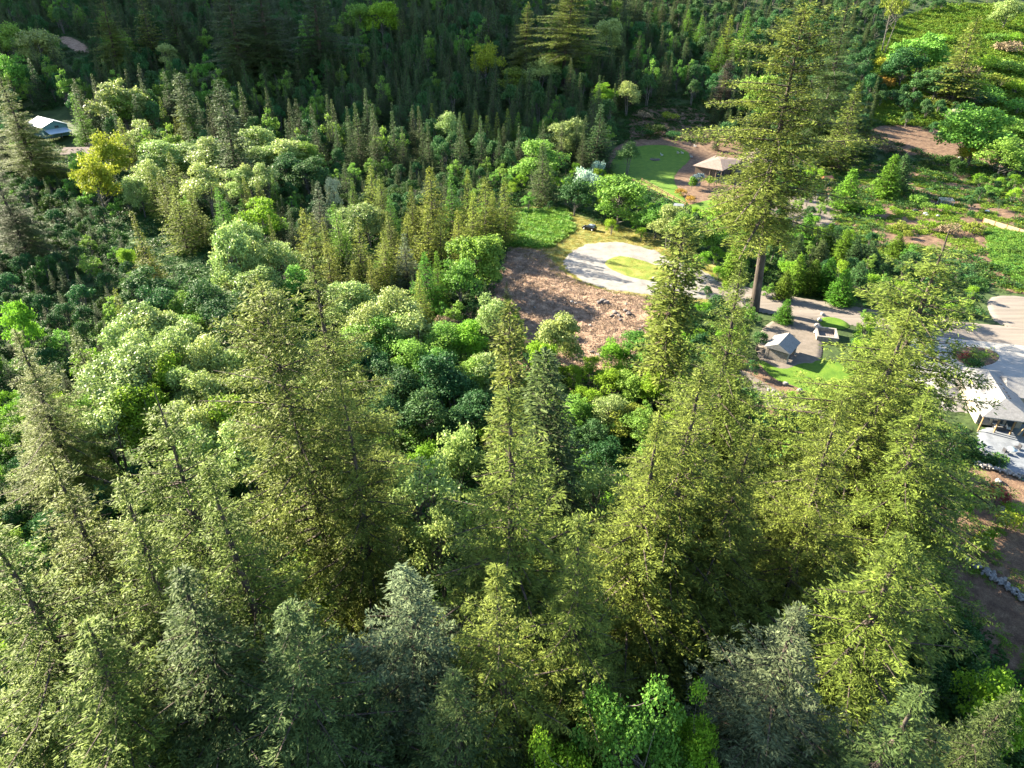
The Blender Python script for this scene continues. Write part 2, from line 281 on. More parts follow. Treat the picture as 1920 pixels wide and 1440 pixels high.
# ------------------------------------------------------------------ tree generators (each returns two meshes: trunk and crown)
def conifer(seed, h, r, dz, cb, spray, step, powr=0.85, droop=0.35, dead_top=0.0, nb=(4, 6), twig=0.34, trunk_r=0.45, ragged=0.3, blades=2, mat='fir', top_up=0.6, wk=0.34, cr=None, spread=0.42):
    rng = np.random.default_rng(seed); wood = Acc()
    zs = np.linspace(-0.5, h, 16); lean = rng.normal(0, 0.012, 2)
    ph = rng.uniform(0, 6.28, 6)
    def axis(z): return np.array([lean[0] * z + 0.006 * h * math.sin(z / h * 4 + ph[0]), lean[1] * z + 0.006 * h * math.sin(z / h * 5 + ph[1]), z])
    V, F = tube_np([axis(z) for z in zs], [max(0.02, trunk_r * (1 - z / h * 0.96) ** 0.9 * (1.25 if z < 1 else 1)) for z in zs], 10); wood.add(V, F)
    P = []; D = []; NN = []; LN = []
    z = cb * h * rng.uniform(0.9, 1.1); dtop = h * (1 - dead_top)
    while z < h - 0.15 * spray:
        u = (z - cb * h) / (h - cb * h); nbr = int(rng.integers(nb[0], nb[1] + 1))
        if z > dtop: nbr = 2
        az0 = rng.uniform(0, 6.28)
        for b in range(nbr):
            az = az0 + b * 6.283 / nbr + rng.normal(0, 0.25); zz = z + rng.uniform(-0.4, 0.4) * dz
            if zz > h: continue
            prof = (1 - u) ** powr * (0.75 + 0.25 * min(1, u / 0.15))
            lob = 1 + ragged * (0.6 * math.sin(2 * az + ph[2] + zz * 0.11) + 0.5 * math.sin(3 * az + ph[3] - zz * 0.23) + 0.4 * math.sin(zz * 1.1 + ph[4]))
            L_ = max(0.25 * spray + 0.1, r * prof * lob * rng.uniform(1 - ragged, 1 + ragged * 0.55))
            if rng.random() < 0.06 * ragged / 0.3: L_ *= 0.35
            up = top_up * u ** 1.5 + rng.normal(0, 0.08) + 0.02; dr = droop * (1 - 0.7 * u)
            d2 = np.array([math.cos(az), math.sin(az)]); sd_ = np.array([-d2[1], d2[0]])
            o = axis(zz)
            def pt(s): return np.array([o[0] + d2[0] * L_ * s, o[1] + d2[1] * L_ * s, zz + L_ * (up * s - dr * s * s + 0.14 * dr * s ** 4 * 2)])
            ss = np.array([0, 0.35, 0.7, 1.0]); br = max(0.015, 0.022 * L_)
            if L_ > 0.8:
                V, F = tube_np([pt(s) for s in ss], [br, br * 0.7, br * 0.45, br * 0.15], 3); wood.add(V, F)
            if z > dtop or (u < 0.10 and rng.random() < 0.3): continue
            n = max(2, int(L_ / step)); s = (np.arange(n) + rng.random(n)) / n * 0.88 + 0.14; s = np.clip(s, 0.06, 1)
            base = np.stack([o[0] + d2[0] * L_ * s, o[1] + d2[1] * L_ * s, zz + L_ * (up * s - dr * s * s + 0.28 * dr * s ** 4)], 1)
            for sg in (-1, 1):
                tl = L_ * twig * (1.05 - s) + 0.45 * spray
                kmax = max(1, int(tl.max() / (step * 0.9)) + 1)
                for k in range(kmax):
                    q = (k + rng.random(n)) * step * 0.9; ok = q <= tl
                    if not ok.any(): continue
                    dirx = d2 * 0.55 + sd_ * sg * 0.85
                    pp = base[ok].copy(); qq = q[ok][:, None]
                    pp[:, :2] += dirx * qq; pp[:, 2] -= (0.10 + 0.25 * rng.random(len(pp))) * q[ok]
                    for bl in range(blades):
                        dd = np.concatenate([np.tile(dirx, (len(pp), 1)), np.full((len(pp), 1), -0.18 + up * 0.4)], 1) + rng.normal(0, spread, (len(pp), 3))
                        nn = np.tile([0.0, 0, 1.0], (len(pp), 1)) + rng.normal(0, 0.5, (len(pp), 3))
                        P.append(pp + rng.normal(0, cr if cr else 0.10 * spray, pp.shape)); D.append(dd); NN.append(nn); LN.append(spray * rng.uniform(0.55, 1.3, len(pp)))
        z += dz * rng.uniform(0.7, 1.3) * (1.0 if u < 0.8 else 0.75)
    if dead_top == 0:
        pp = np.stack([axis(z_) for z_ in np.linspace(h * 0.965, h, 14)]); P.append(pp)
        D.append(np.tile([0, 0, 1.0], (14, 1)) + rng.normal(0, 0.35, (14, 3))); NN.append(rng.normal(0, 1, (14, 3))); LN.append(np.full(14, spray))
    P = np.concatenate(P); D = np.concatenate(D); NN = np.concatenate(NN); LN = np.concatenate(LN)
    V, F, tone = kites(P, D, NN, LN, LN * wk * rng.uniform(0.8, 1.4, len(LN)), rng)
    return wood.mesh('trunk', M['bark']), mesh_np('crown', V, F, [M[mat]], tone=tone), h, r

def broadleaf(seed, h, r, cb=0.28, lobes=36, per=380, leaf=0.34, mat='green', trunk_r=0.2, lobe_r=0.34, airy=0.0, pointy=0.0, stems=1):
    rng = np.random.default_rng(seed); wood = Acc()
    cz = h * (cb + 1) / 2; rz = h * (1 - cb) / 2
    C = []; 
    for i in range(lobes * 3):
        v = rng.normal(0, 1, 3); v /= np.linalg.norm(v)
        k = rng.uniform(0.35, 0.92) if i % 4 else rng.uniform(0.1, 0.5)
        if v[2] < -0.55: continue
        c = v * k; w = 1 - pointy * max(0, c[2]) * 0.8
        C.append((c[0] * r * w, c[1] * r * w, cz + c[2] * rz * (1.05)))
        if len(C) >= lobes: break
    C = np.array(C); RR = r * lobe_r * rng.uniform(0.45, 1.2, len(C))
    st = [(rng.normal(0, 0.25 * r) if stems > 1 else 0, rng.normal(0, 0.25 * r) if stems > 1 else 0) for _ in range(stems)]
    for sx, sy in st:
        V, F = tube_np([(sx * 0.3, sy * 0.3, -0.4), (sx * 0.5, sy * 0.5, h * 0.2), (sx * 0.8 + 0.02 * h * rng.normal(), sy * 0.8, h * 0.5), (sx, sy, h * 0.85)], [trunk_r * 1.2, trunk_r * 0.85, trunk_r * 0.55, trunk_r * 0.12], 7); wood.add(V, F)
    for c, rr in zip(C, RR):
        sx, sy = st[int(rng.integers(len(st)))]
        z0 = max(0.12 * h, c[2] - rng.uniform(0.35, 0.8) * math.hypot(c[0], c[1]) - 0.08 * h); f = z0 / h
        p0 = np.array((sx * (0.4 + 0.6 * f), sy * (0.4 + 0.6 * f), z0)); p2 = np.array(c); pm = (p0 + p2) / 2 + rng.normal(0, 0.05 * r, 3) + np.array((0, 0, -0.05 * h * 0.5))
        w = trunk_r * 0.4
        V, F = tube_np([p0, pm, p2, p2 + (p2 - pm) * rr / max(0.3, np.linalg.norm(p2 - pm)) * 0.7], [w, w * 0.6, w * 0.3, w * 0.1], 4); wood.add(V, F)
    P = []; D = []; NN = []
    for c, rr in zip(C, RR):
        n = int(per * (rr / (r * lobe_r)) ** 2); v = rng.normal(0, 1, (n, 3)); v /= np.linalg.norm(v, axis=1)[:, None]
        v = v[v[:, 2] > -0.75 + 0.4 * rng.random(len(v))]; n = len(v)
        wob = 1 + 0.26 * np.sin(v[:, 0] * 6 + c[0]) * np.sin(v[:, 1] * 6 + c[1]) + 0.16 * np.sin(v[:, 2] * 9 + c[2])
        rad = rr * wob * (1 - (0.35 + airy) * rng.random(n) ** 2.2)
        p = c + v * rad[:, None] * np.array([1, 1, 0.85])
        q = (p - np.array([0, 0, cz])) / np.array([r, r, rz]); ok = np.linalg.norm(q, axis=1) > 0.42
        p = p[ok]; v = v[ok]
        P.append(p); NN.append(v + rng.normal(0, 0.55, v.shape) + np.array([0, 0, 0.25])); D.append(rng.normal(0, 1, v.shape) + np.array([0, 0, -0.2]))
    P = np.concatenate(P); NN = np.concatenate(NN); D = np.concatenate(D)
    P[:, 2] = np.maximum(P[:, 2], 0.05)
    LN = leaf * rng.uniform(0.6, 1.35, len(P))
    V, F, tone = kites(P, D, NN, LN, LN * 0.75, rng)
    return wood.mesh('trunk', M['bark_grey']), mesh_np('crown', V, F, [M[mat]], tone=tone), h, r

PROTO = {}
def kind(name, variants): PROTO[name] = variants
kind('big', [conifer(11 + i, 45, 9.0, 1.25, 0.06, 0.33, 0.60, powr=[1.0, 0.88, 1.1, 0.94][i], droop=[0.34, 0.45, 0.30, 0.40][i], ragged=[0.30, 0.36, 0.40, 0.34][i], trunk_r=0.55, nb=(5, 7), twig=0.30, blades=21, cr=0.17, spread=0.55, wk=0.25) for i in range(4)])
kind('bigdead', [conifer(31, 45, 9.0, 1.25, 0.08, 0.33, 0.60, powr=0.8, droop=0.42, ragged=0.40, dead_top=0.05, trunk_r=0.5, nb=(5, 7), twig=0.30, blades=21, cr=0.17, spread=0.55, wk=0.25)])
kind('gappy', [conifer(41, 45, 6.2, 1.0, 0.29, 0.36, 0.58, powr=0.42, droop=0.45, ragged=0.5, trunk_r=0.42, nb=(5, 6), blades=14, cr=0.18, spread=0.6, wk=0.26)])
kind('column', [conifer(51 + i, 30, 3.2, 0.6, 0.10, 0.5, 0.34, powr=0.5, droop=0.3, ragged=0.32, trunk_r=0.3) for i in range(2)])
kind('young', [conifer(61 + i, 15, 3.9, 0.46, 0.04, 0.36, 0.34, powr=[1.15, 1.0, 1.25, 1.05, 0.95, 1.2][i], droop=0.10, ragged=[0.16, 0.22, 0.14, 0.2, 0.26, 0.2][i], trunk_r=0.16, top_up=0.75, twig=0.3, blades=2, nb=(6, 8), mat='young', wk=0.3) for i in range(6)])
kind('alder', [broadleaf(81 + i, 15, 4.6, cb=0.08, lobes=[34, 42, 30, 38][i], per=400, leaf=0.36, mat='alder', lobe_r=[0.36, 0.32, 0.4, 0.34][i], pointy=[0.2, 0.5, 0, 0.35][i], stems=2) for i in range(4)])
kind('maple', [broadleaf(91 + i, 12, 5.2, cb=0.12, lobes=[40, 48, 34][i], per=380, leaf=0.42, mat='green', lobe_r=[0.32, 0.28, 0.36][i], stems=[1, 2, 1][i], airy=0.1) for i in range(3)])
kind('canopy', [broadleaf(141, 26, 9, cb=0.1, lobes=70, per=520, leaf=0.42, mat='green', lobe_r=0.24, airy=0.2, stems=2)])
kind('airy', [broadleaf(97 + i, 16, 5.5, cb=0.3, lobes=60, per=170, leaf=0.36, mat='alder', lobe_r=0.22, airy=0.3, stems=3) for i in range(2)])
kind('bushy', [broadleaf(131 + i, 10, 4.4, cb=0.02, lobes=[26, 34, 22, 30][i], per=190, leaf=0.42, mat='green', lobe_r=[0.30, 0.25, 0.34, 0.28][i], airy=0.3, pointy=[0.3, 0.8, 0.1, 0.5][i], stems=2) for i in range(4)])
kind('shrub', [broadleaf(101 + i, 2.6, 2.0, cb=0.0, lobes=[14, 18, 12][i], per=130, leaf=0.26, mat='bramble', lobe_r=0.42, trunk_r=0.05, stems=3) for i in range(3)])
kind('conic', [broadleaf(111, 3.2, 1.3, cb=0.0, lobes=22, per=110, leaf=0.22, mat='yellow', lobe_r=0.4, trunk_r=0.05, pointy=0.8)])
kind('fat', [conifer(121 + i, 9, 3.4, 0.34, 0.03, 0.5, 0.34, powr=0.8, droop=0.12, ragged=0.18, trunk_r=0.16, top_up=0.8, blades=2, nb=(6, 8), mat='young_green') for i in range(2)])

CONW = {'big': 1.82, 'bigdead': 1.65, 'gappy': 1.45, 'column': 1.35, 'young': 1.7, 'alder': 1.42, 'fat': 1.2}
PLACED = []                                     # (x, y, r) of every plant set by hand
rnd = random.Random(7)
def plant(kindname, pos, h, r, mat, name, label, cat, group=None, variant=None, rot=None, tilt=None, bark=None):
    vs = PROTO[kindname]; v = vs[(rnd.randrange(len(vs)) if variant is None else variant % len(vs))]
    tm, cm, h0, r0 = v
    o = thing(name, pos, label, cat, group, rot if rot is not None else rnd.uniform(0, 6.28))
    if tilt: o.rotation_euler = (tilt[0], tilt[1], o.rotation_euler[2])
    o.scale = (r / r0, r / r0, h / h0)
    t = link(bpy.data.objects.new('trunk', tm), o)
    c = link(bpy.data.objects.new('crown', cm), o)
    if mat and cm.materials[0] != M[mat]:
        c.material_slots[0].link = 'OBJECT'; c.material_slots[0].material = M[mat]
    if bark:
        t.material_slots[0].link = 'OBJECT'; t.material_slots[0].material = M[bark]
    PLACED.append((pos[0], pos[1], r, h)); return o
MAXW = {'maple': 0.64, 'alder': 0.52, 'young': 0.42, 'column': 0.26, 'fat': 0.45, 'big': 0.40, 'bigdead': 0.38, 'shrub': 1.1, 'conic': 0.6}
def fit(k, px, py, b, h, r):                    # keep a believable height for the crown's width
    lim = MAXW.get(k)
    if lim and r > lim * h:
        if k in ('big', 'bigdead', 'column'): r = lim * h
        else: h2 = min(h * 1.6, r / lim); b = at(px, py, h2); h = h2; r = min(r, lim * h2 * 1.1)
    return b, h, r
ORD = ['first', 'second', 'third', 'fourth', 'fifth', 'sixth', 'seventh', 'eighth', 'ninth', 'tenth', 'eleventh', 'twelfth', 'thirteenth', 'fourteenth', 'fifteenth', 'sixteenth', 'seventeenth', 'eighteenth', 'nineteenth', 'twentieth', '21st', '22nd', '23rd', '24th', '25th', '26th', '27th', '28th', '29th'] + [f'{i}th' if i % 10 not in (1, 2, 3) else f'{i}' + {1: 'st', 2: 'nd', 3: 'rd'}[i % 10] for i in range(30, 60)]
def ordinal(i, n):
    if n == 1: return ''
    if i == 0: return 'leftmost of'
    if i == n - 1: return 'rightmost of'
    return ORD[i] + ' from the left in'
def stand(group, where, rows, name, cat, desc):
    """rows: (px, py of the tip, height, half width in px, kind, material[, label])"""
    rows = sorted(rows, key=lambda q: q[0]); n = len(rows)
    for i, q in enumerate(rows):
        px, py, h, hw, k, mt = q[:6]
        h *= 1.14 if py < 420 else 1.0
        b = at(px, py, h); p = proj(b.x, b.y, b.z - h * 0.35); r = hw * p[2] / FOC * CONW.get(k, 1.1)
        b, h, r = fit(k, px, py, b, h, r)
        g = float(terrain(b.x, b.y))
        lab = q[6] if len(q) > 6 and q[6] else f'{desc}, {ordinal(i, n)} {where}'
        plant(k, (b.x, b.y, g), h, r, mt, name, lab, cat, group)

# ------------------------------------------------------------------ ground
def ground_sheet():
    xs = np.concatenate([np.linspace(-3000, -1420, 8), np.arange(-1400, -401, 16), np.arange(-400, 400.1, 2.5), np.linspace(420, 2600, 18)])
    ys = np.concatenate([np.linspace(-1500, -40, 10), np.arange(-20, 600.1, 2.5), np.arange(612, 1500, 16), np.linspace(1530, 3600, 14)])
    X, Y = np.meshgrid(xs, ys); Z = terrain(X, Y)
    jit = np.zeros_like(Z); nx = X.shape[1]
    for j in range(0, X.shape[0]):
        for i in range(0, nx):
            if abs(X[j, i]) < 400 and -20 < Y[j, i] < 600: jit[j, i] = 0.5 * mnoise.noise((X[j, i] * 0.12, Y[j, i] * 0.12, 0)) - 0.35
    flatzone = (X > -20) & (Y < 305)
    jit = np.where(flatzone, jit * 0.35 - 0.12, jit)
    Z = Z + jit
    V = np.stack([X, Y, Z], -1).reshape(-1, 3); n, m = X.shape
    a = (np.arange(n - 1)[:, None] * m + np.arange(m - 1)[None]).ravel()
    F = np.stack([a, a + 1, a + 1 + m, a + m], 1)
    o = link(bpy.data.objects.new('ground', mesh_np('ground', V, F, [M['floor']], smooth=True)))
    tag(o, kind='structure')
ground_sheet()

def inside_sd(P, poly):                          # signed distance, positive inside
    poly = np.asarray(poly, float); n = len(poly); d = np.full(len(P), 1e9); ins = np.zeros(len(P), bool)
    for i in range(n):
        a = poly[i]; b = poly[(i + 1) % n]; e = b - a; w = P - a
        t = np.clip((w @ e) / (e @ e + 1e-9), 0, 1); d = np.minimum(d, np.linalg.norm(w - t[:, None] * e, axis=1))
        c = ((a[1] > P[:, 1]) != (b[1] > P[:, 1])) & (P[:, 0] < (b[0] - a[0]) * (P[:, 1] - a[1]) / (b[1] - a[1] + 1e-12) + a[0]); ins ^= c
    return np.where(ins, d, -d)
def smooth_poly(p, it=2):
    p = [Vector(q[:2]) for q in p]
    for _ in range(it):
        o = []
        for i in range(len(p)):
            a, b = p[i], p[(i + 1) % len(p)]; o += [a * 0.75 + b * 0.25, a * 0.25 + b * 0.75]
        p = o
    return [(q.x, q.y) for q in p]
OPEN_PX = []                                     # image areas where the ground shows: no filler trees in front of them
def sheet(name, pts, top, mat, res=0.8, rough=0.0, relief=0.0, edge=0.35, wob=0.6, world=False, cut=None, smooth=2):
    poly = pts if world else [at(*p)[:2] for p in pts]
    poly = smooth_poly(poly, smooth) if smooth else [tuple(q) for q in poly]
    A = np.array(poly); x0, y0 = A.min(0) - 2; x1, y1 = A.max(0) + 2
    xs = np.arange(x0, x1, res); ys = np.arange(y0, y1, res); X, Y = np.meshgrid(xs, ys); P = np.stack([X.ravel(), Y.ravel()], 1)
    s = inside_sd(P, A)
    nz = np.array([mnoise.noise((p[0] * 0.45, p[1] * 0.45, top * 50)) + 0.5 * mnoise.noise((p[0] * 1.3, p[1] * 1.3, 3)) for p in P]) if (wob or relief) else np.zeros(len(P))
    s = s + wob * nz
    if cut is not None:
        for c in cut: s = np.minimum(s, -inside_sd(P, np.array(c)))
    z = np.clip(s * edge, -0.6, 0) + top
    if relief:
        n2 = np.array([mnoise.fractal((p[0] * 0.35, p[1] * 0.35, 7), 0.8, 2.1, 5) for p in P])
        z = z + relief * n2 * np.clip(s / 2, 0, 1)
    z = z + terrain(P[:, 0], P[:, 1])
    keep = s > -1.6 * res - 0.5; k2 = keep.reshape(X.shape); n, m = X.shape
    q = k2[:-1, :-1] & k2[1:, :-1] & k2[:-1, 1:] & k2[1:, 1:]
    a = (np.arange(n - 1)[:, None] * m + np.arange(m - 1)[None])[q]
    F = np.stack([a, a + 1, a + 1 + m, a + m], 1)
    used = np.unique(F); mp = np.zeros(len(P), int); mp[used] = np.arange(len(used))
    V = np.stack([P[:, 0], P[:, 1], z], 1)[used]
    o = link(bpy.data.objects.new(name, mesh_np(name, V, mp[F], [M[mat]], smooth=True)))
    return tag(o, kind='structure')
def opening(pts): OPEN_PX.append(np.array(pts, float))

loop_out = [(1062, 478), (1090, 462), (1125, 455), (1160, 453), (1207, 463), (1245, 479), (1290, 497), (1345, 520), (1345, 562), (1300, 560), (1257, 553), (1177, 549), (1118, 537), (1082, 520), (1058, 500)]
island_px = [(1138, 490), (1158, 481), (1183, 484), (1217, 494), (1245, 507), (1260, 520), (1256, 529), (1237, 529), (1200, 523), (1177, 518), (1150, 507), (1136, 498)]
sheet('grass_verge', [(925, 395), (990, 385), (1060, 392), (1110, 412), (1170, 425), (1240, 440), (1300, 470), (1370, 510), (1370, 575), (1240, 566), (1150, 556), (1060, 530), (1010, 500), (950, 470), (920, 440)], 0.03, 'verge', res=0.8, relief=0.05)
sheet('dirt_clearing', [(955, 462), (1020, 470), (1052, 512), (1110, 540), (1180, 556), (1245, 562), (1262, 600), (1255, 650), (1200, 662), (1170, 700), (1150, 760), (1090, 770), (1050, 720), (960, 700), (880, 680), (850, 640), (870, 580), (935, 520)], 0.10, 'dirt', res=0.45, relief=0.30, wob=1.0)
sheet('gravel_drive', loop_out, 0.14, 'gravel', res=0.6, wob=1.1, relief=0.03)
sheet('island_lawn', island_px, 0.26, 'island', res=0.5, wob=0.2, relief=0.05)
sheet('lane', [(1322, 522), (1400, 540), (1475, 557), (1540, 566), (1620, 580), (1700, 592), (1800, 606), (1870, 612), (1990, 625), (1990, 658), (1880, 643), (1790, 634), (1700, 624), (1600, 606), (1540, 594), (1470, 590), (1400, 575), (1322, 560)], 0.16, 'road', res=0.6, wob=0.15, edge=0.3)
sheet('garden_court', [(1432, 615), (1478, 592), (1536, 600), (1536, 640), (1530, 684), (1500, 680), (1478, 693), (1450, 690), (1425, 670)], 0.20, 'pavers', res=0.4, wob=0.08)
sheet('courtyard_lawn', [(1425, 672), (1452, 690), (1478, 693), (1502, 681), (1545, 676), (1620, 690), (1640, 760), (1590, 760), (1540, 748), (1500, 728), (1440, 705)], 0.17, 'lawn', res=0.4, wob=0.1)
sheet('roadside_lawn', [(1541, 594), (1580, 599), (1590, 615), (1543, 612)], 0.22, 'lawn', res=0.3, wob=0.05)
sheet('garden_bed', [(1330, 660), (1420, 680), (1480, 715), (1540, 745), (1620, 760), (1720, 800), (1740, 960), (1600, 1020), (1440, 960), (1380, 820)], 0.08, 'mulch', res=0.6, relief=0.12)
sheet('gravel_path', [(1385, 690), (1440, 725), (1490, 750), (1560, 780), (1600, 810), (1560, 815), (1480, 780), (1430, 755), (1370, 715)], 0.19, 'pavers', res=0.5, relief=0.03, wob=0.3)
sheet('concrete_driveway', [(1700, 628), (1760, 634), (1880, 645), (1960, 655), (2010, 720), (1960, 760), (1880, 760), (1780, 770), (1700, 730), (1680, 670)], 0.24, 'concrete', res=0.6, wob=0.05, edge=0.5)
sheet('driveway_planter_bed', [(1785, 662), (1810, 653), (1845, 655), (1870, 664), (1868, 678), (1840, 688), (1800, 682)], 0.38, 'mulch', res=0.4, wob=0.1)
sheet('side_drive', [(1862, 556), (1925, 556), (2010, 580), (2010, 625), (1940, 618), (1875, 606), (1858, 580)], 0.12, 'road', res=0.6, wob=0.3)
sheet('garden_slope', [(1700, 880), (1830, 868), (1990, 900), (2010, 1100), (1990, 1320), (1880, 1260), (1800, 1180), (1760, 1080), (1720, 980)], 0.06, 'mulch', res=0.5, relief=0.18)
sheet('patio', [(1845, 800), (1990, 800), (2010, 905), (1930, 905), (1880, 872), (1845, 850)], 0.30, 'patio', res=0.5, wob=0.0, smooth=1)
sheet('orchard_ground', [(1540, 400), (1560, 330), (1660, 300), (1900, 300), (2010, 330), (2010, 560), (1880, 545), (1860, 510), (1760, 470), (1650, 480)], 0.05, 'mulch', res=0.8, relief=0.15, wob=1.2)
sheet('terrace_dirt', [(1625, 240), (1700, 232), (1760, 245), (1830, 262), (1880, 285), (1880, 302), (1800, 300), (1740, 290), (1650, 285)], 0.12, 'mulch', res=0.8, relief=0.1)
sheet('hillside_meadow', [(1560, 180), (1640, 110), (1680, 40), (1760, 15), (2050, 15), (2050, 230), (1900, 250), (1700, 225), (1600, 230)], 0.05, 'meadow', res=1.6, relief=0.3)
sheet('back_lawn', [(1142, 313), (1157, 288), (1185, 277), (1217, 272), (1255, 273), (1282, 280), (1296, 292), (1285, 308), (1265, 324), (1262, 340), (1272, 356), (1290, 386), (1262, 374), (1225, 350), (1186, 332), (1157, 332)], 0.16, 'lawn', res=0.6, wob=0.15)
sheet('side_lawn', [(1288, 388), (1310, 380), (1348, 372), (1352, 412), (1322, 408), (1300, 396)], 0.17, 'lawn', res=0.6, wob=0.15)
sheet('house_bed', [(1180, 200), (1300, 195), (1350, 240), (1400, 270), (1420, 380), (1360, 380), (1300, 392), (1268, 350), (1190, 335), (1140, 320), (1145, 280), (1190, 262)], 0.06, 'mulch', res=0.8, relief=0.1)
sheet('parking_pad', [(1380, 385), (1440, 370), (1560, 360), (1590, 400), (1540, 430), (1440, 420)], 0.18, 'pavers', res=0.8, wob=0.3)
sheet('hollow_meadow', [(215, 420), (290, 385), (360, 390), (430, 430), (440, 500), (380, 520), (290, 505), (215, 480)], 0.05, 'meadow', res=1.0, relief=0.2)
sheet('straw_track', [(112, 68), (130, 70), (158, 86), (164, 98), (150, 97), (124, 80)], 0.3, 'dirt', res=1.0, relief=0.05)
for p in ([(945, 400), (1060, 395), (1110, 415), (1115, 440), (1210, 455), (1260, 480), (1262, 560), (1240, 640), (1180, 655), (1090, 640), (1085, 595), (1010, 590), (965, 560), (955, 470)],
          [(1145, 315), (1160, 282), (1200, 205), (1310, 200), (1330, 260), (1320, 300), (1395, 280), (1450, 300), (1400, 380), (1290, 388), (1185, 345)],
          [(1470, 556), (1600, 580), (1600, 610), (1560, 660), (1570, 750), (1500, 770), (1400, 720), (1445, 690), (1445, 600)],
          [(1640, 235), (1860, 285), (1790, 400), (1920, 395), (1920, 640), (1860, 600), (1830, 520), (1760, 470), (1640, 420), (1560, 420), (1560, 330), (1640, 300)],
          [(1820, 600), (1920, 600), (1920, 1200), (1820, 1130), (1800, 1040), (1840, 900), (1830, 800), (1700, 720), (1700, 640)],
          [(1640, 110), (1680, 40), (1920, 0), (1920, 230), (1850, 200), (1700, 90)],
          [(225, 425), (290, 395), (400, 440), (410, 500), (290, 500)], [(55, 205), (128, 205), (140, 262), (185, 262), (185, 292), (130, 290), (110, 270), (50, 250)], [(112, 66), (158, 75), (160, 100), (112, 90)]):
    opening(p)

# ------------------------------------------------------------------ trees set one by one
BF, YF, BT = 'fir tree', 'fir tree', 'broadleaf tree'
def one(px, py, h, hw, k, mt, label, cat=BF, name='douglas_fir', group=None, variant=None):
    h *= 1.14 if py < 420 else 1.0
    b = at(px, py, h); p = proj(b.x, b.y, b.z - h * 0.4); r = hw * p[2] / FOC * CONW.get(k, 1.1)
    b, h, r = fit(k, px, py, b, h, r)
    return plant(k, (b.x, b.y, float(terrain(b.x, b.y))), h, r, mt, name, label, cat, group, variant=variant)
one(975, 722, 44, 165, 'big', 'fir', 'huge olive fir in the middle foreground, tip just below the dirt clearing', variant=0)
one(955, 566, 36, 48, 'column', 'fir', 'slim olive fir whose top stands against the left of the dirt clearing', variant=0)
one(1022, 660, 34, 60, 'column', 'fir_dark', 'darker slim fir right behind the huge middle fir', variant=1)
one(515, 527, 50, 105, 'gappy', 'fir', 'tall ragged fir with brownish tip and bare grey trunk, left of centre', variant=0)
one(592, 452, 46, 92, 'big', 'fir', 'tall fir with rounded yellow olive top behind the ragged brown tipped fir', variant=3)
one(640, 690, 42, 85, 'big', 'fir', 'olive fir filling the shadowed gap right of the ragged brown tipped fir', variant=1)
one(287, 738, 44, 140, 'bigdead', 'fir', 'broad fir with a bare dead top in front of the pale alder grove', variant=0)
one(0, 135, 36, 74, 'big', 'fir', 'tall dark fir cut by the left edge beside the blue roofed barn', variant=4)
one(-20, 300, 26, 60, 'big', 'fir_dark', 'dark lower fir at the left edge below the barn', variant=1)
one(14, 632, 30, 75, 'big', 'fir', 'olive fir at the left edge halfway down the picture', variant=2)
one(75, 850, 38, 120, 'big', 'fir', 'pale olive fir near the left edge in the foreground', variant=3)
one(215, 905, 40, 130, 'big', 'fir', 'broad fir in the left foreground below the dead topped fir', variant=0)
one(-30, 960, 38, 150, 'big', 'fir', 'pale spreading fir cut by the left edge at the lower corner', variant=1)
one(430, 830, 42, 130, 'big', 'fir', 'dense olive fir in the left foreground between two tall neighbours', variant=2)
one(330, 1080, 36, 190, 'big', 'fir_dark', 'dark shaded fir at the bottom left of centre', variant=4)
one(120, 1180, 34, 200, 'big', 'fir', 'olive fir at the bottom left, boughs reaching the lower edge', variant=3)
one(520, 1130, 34, 160, 'big', 'fir_dark', 'dark fir at the bottom, left of the grey green spruce', variant=1)
one(752, 1042, 33, 150, 'big', 'fir_grey', 'grey green spruce with drooping boughs at the bottom, left of centre', name='spruce', variant=3)
one(985, 1080, 36, 140, 'big', 'fir', 'olive fir at the bottom centre, right of the grey green spruce', variant=2)
one(1100, 960, 38, 120, 'big', 'fir', 'olive fir in the foreground just right of the huge middle fir', variant=4)
one(1288, 412, 33, 56, 'column', 'fir', 'narrow column shaped fir right of the gravel loop', variant=1)
one(1402, 492, 44, 95, 'big', 'fir', 'tall thin topped fir left of the stone courtyard', variant=1)
one(1300, 690, 42, 150, 'big', 'fir', 'broad yellow olive fir in the right foreground below the column shaped fir', variant=0)
one(1210, 800, 38, 120, 'big', 'fir', 'yellow olive fir left of the broad foreground fir', variant=2)
one(1395, 800, 36, 105, 'big', 'fir', 'fir in the right foreground below the boulder path', variant=3)
one(1524, 6, 59.0, 100, 'gappy', 'fir', 'giant gappy fir with a bare lower trunk before the brown house', variant=0)
one(1600, -10, 53, 60, 'big', 'fir_dark', 'dark tall fir just right of the giant gappy fir at the top', variant=4)
one(1770, 432, 48, 165, 'bigdead', 'fir', 'giant fir with pale dead leader in front of the lane, right side', variant=1)
one(1660, 585, 42, 125, 'big', 'fir', 'broad fir hiding the concrete driveway, left of the dead leader giant', variant=2)
one(1575, 745, 38, 95, 'big', 'fir', 'fir with yellow boughs below the courtyard lawn', variant=0)
one(1770, 730, 36, 130, 'big', 'fir', 'dense fir between the grey roofed house and the foreground', variant=3)
one(1697, 990, 35, 155, 'big', 'fir', 'broad pale fir in the lower right corner area beside the boulder row', variant=1)
one(1500, 1120, 34, 150, 'big', 'fir_grey', 'grey green fir at the bottom right with bare twigs', variant=4, name='spruce')
one(1650, 1260, 32, 190, 'big', 'fir_dark', 'dark fir along the bottom edge in the right corner', variant=2)
one(1880, 1290, 28, 100, 'big', 'fir_dark', 'dark fir cut by the lower right corner', variant=3)
one(860, 1270, 28, 150, 'big', 'fir_dark', 'dark fir on the bottom edge left of the leafy green tree', variant=0)
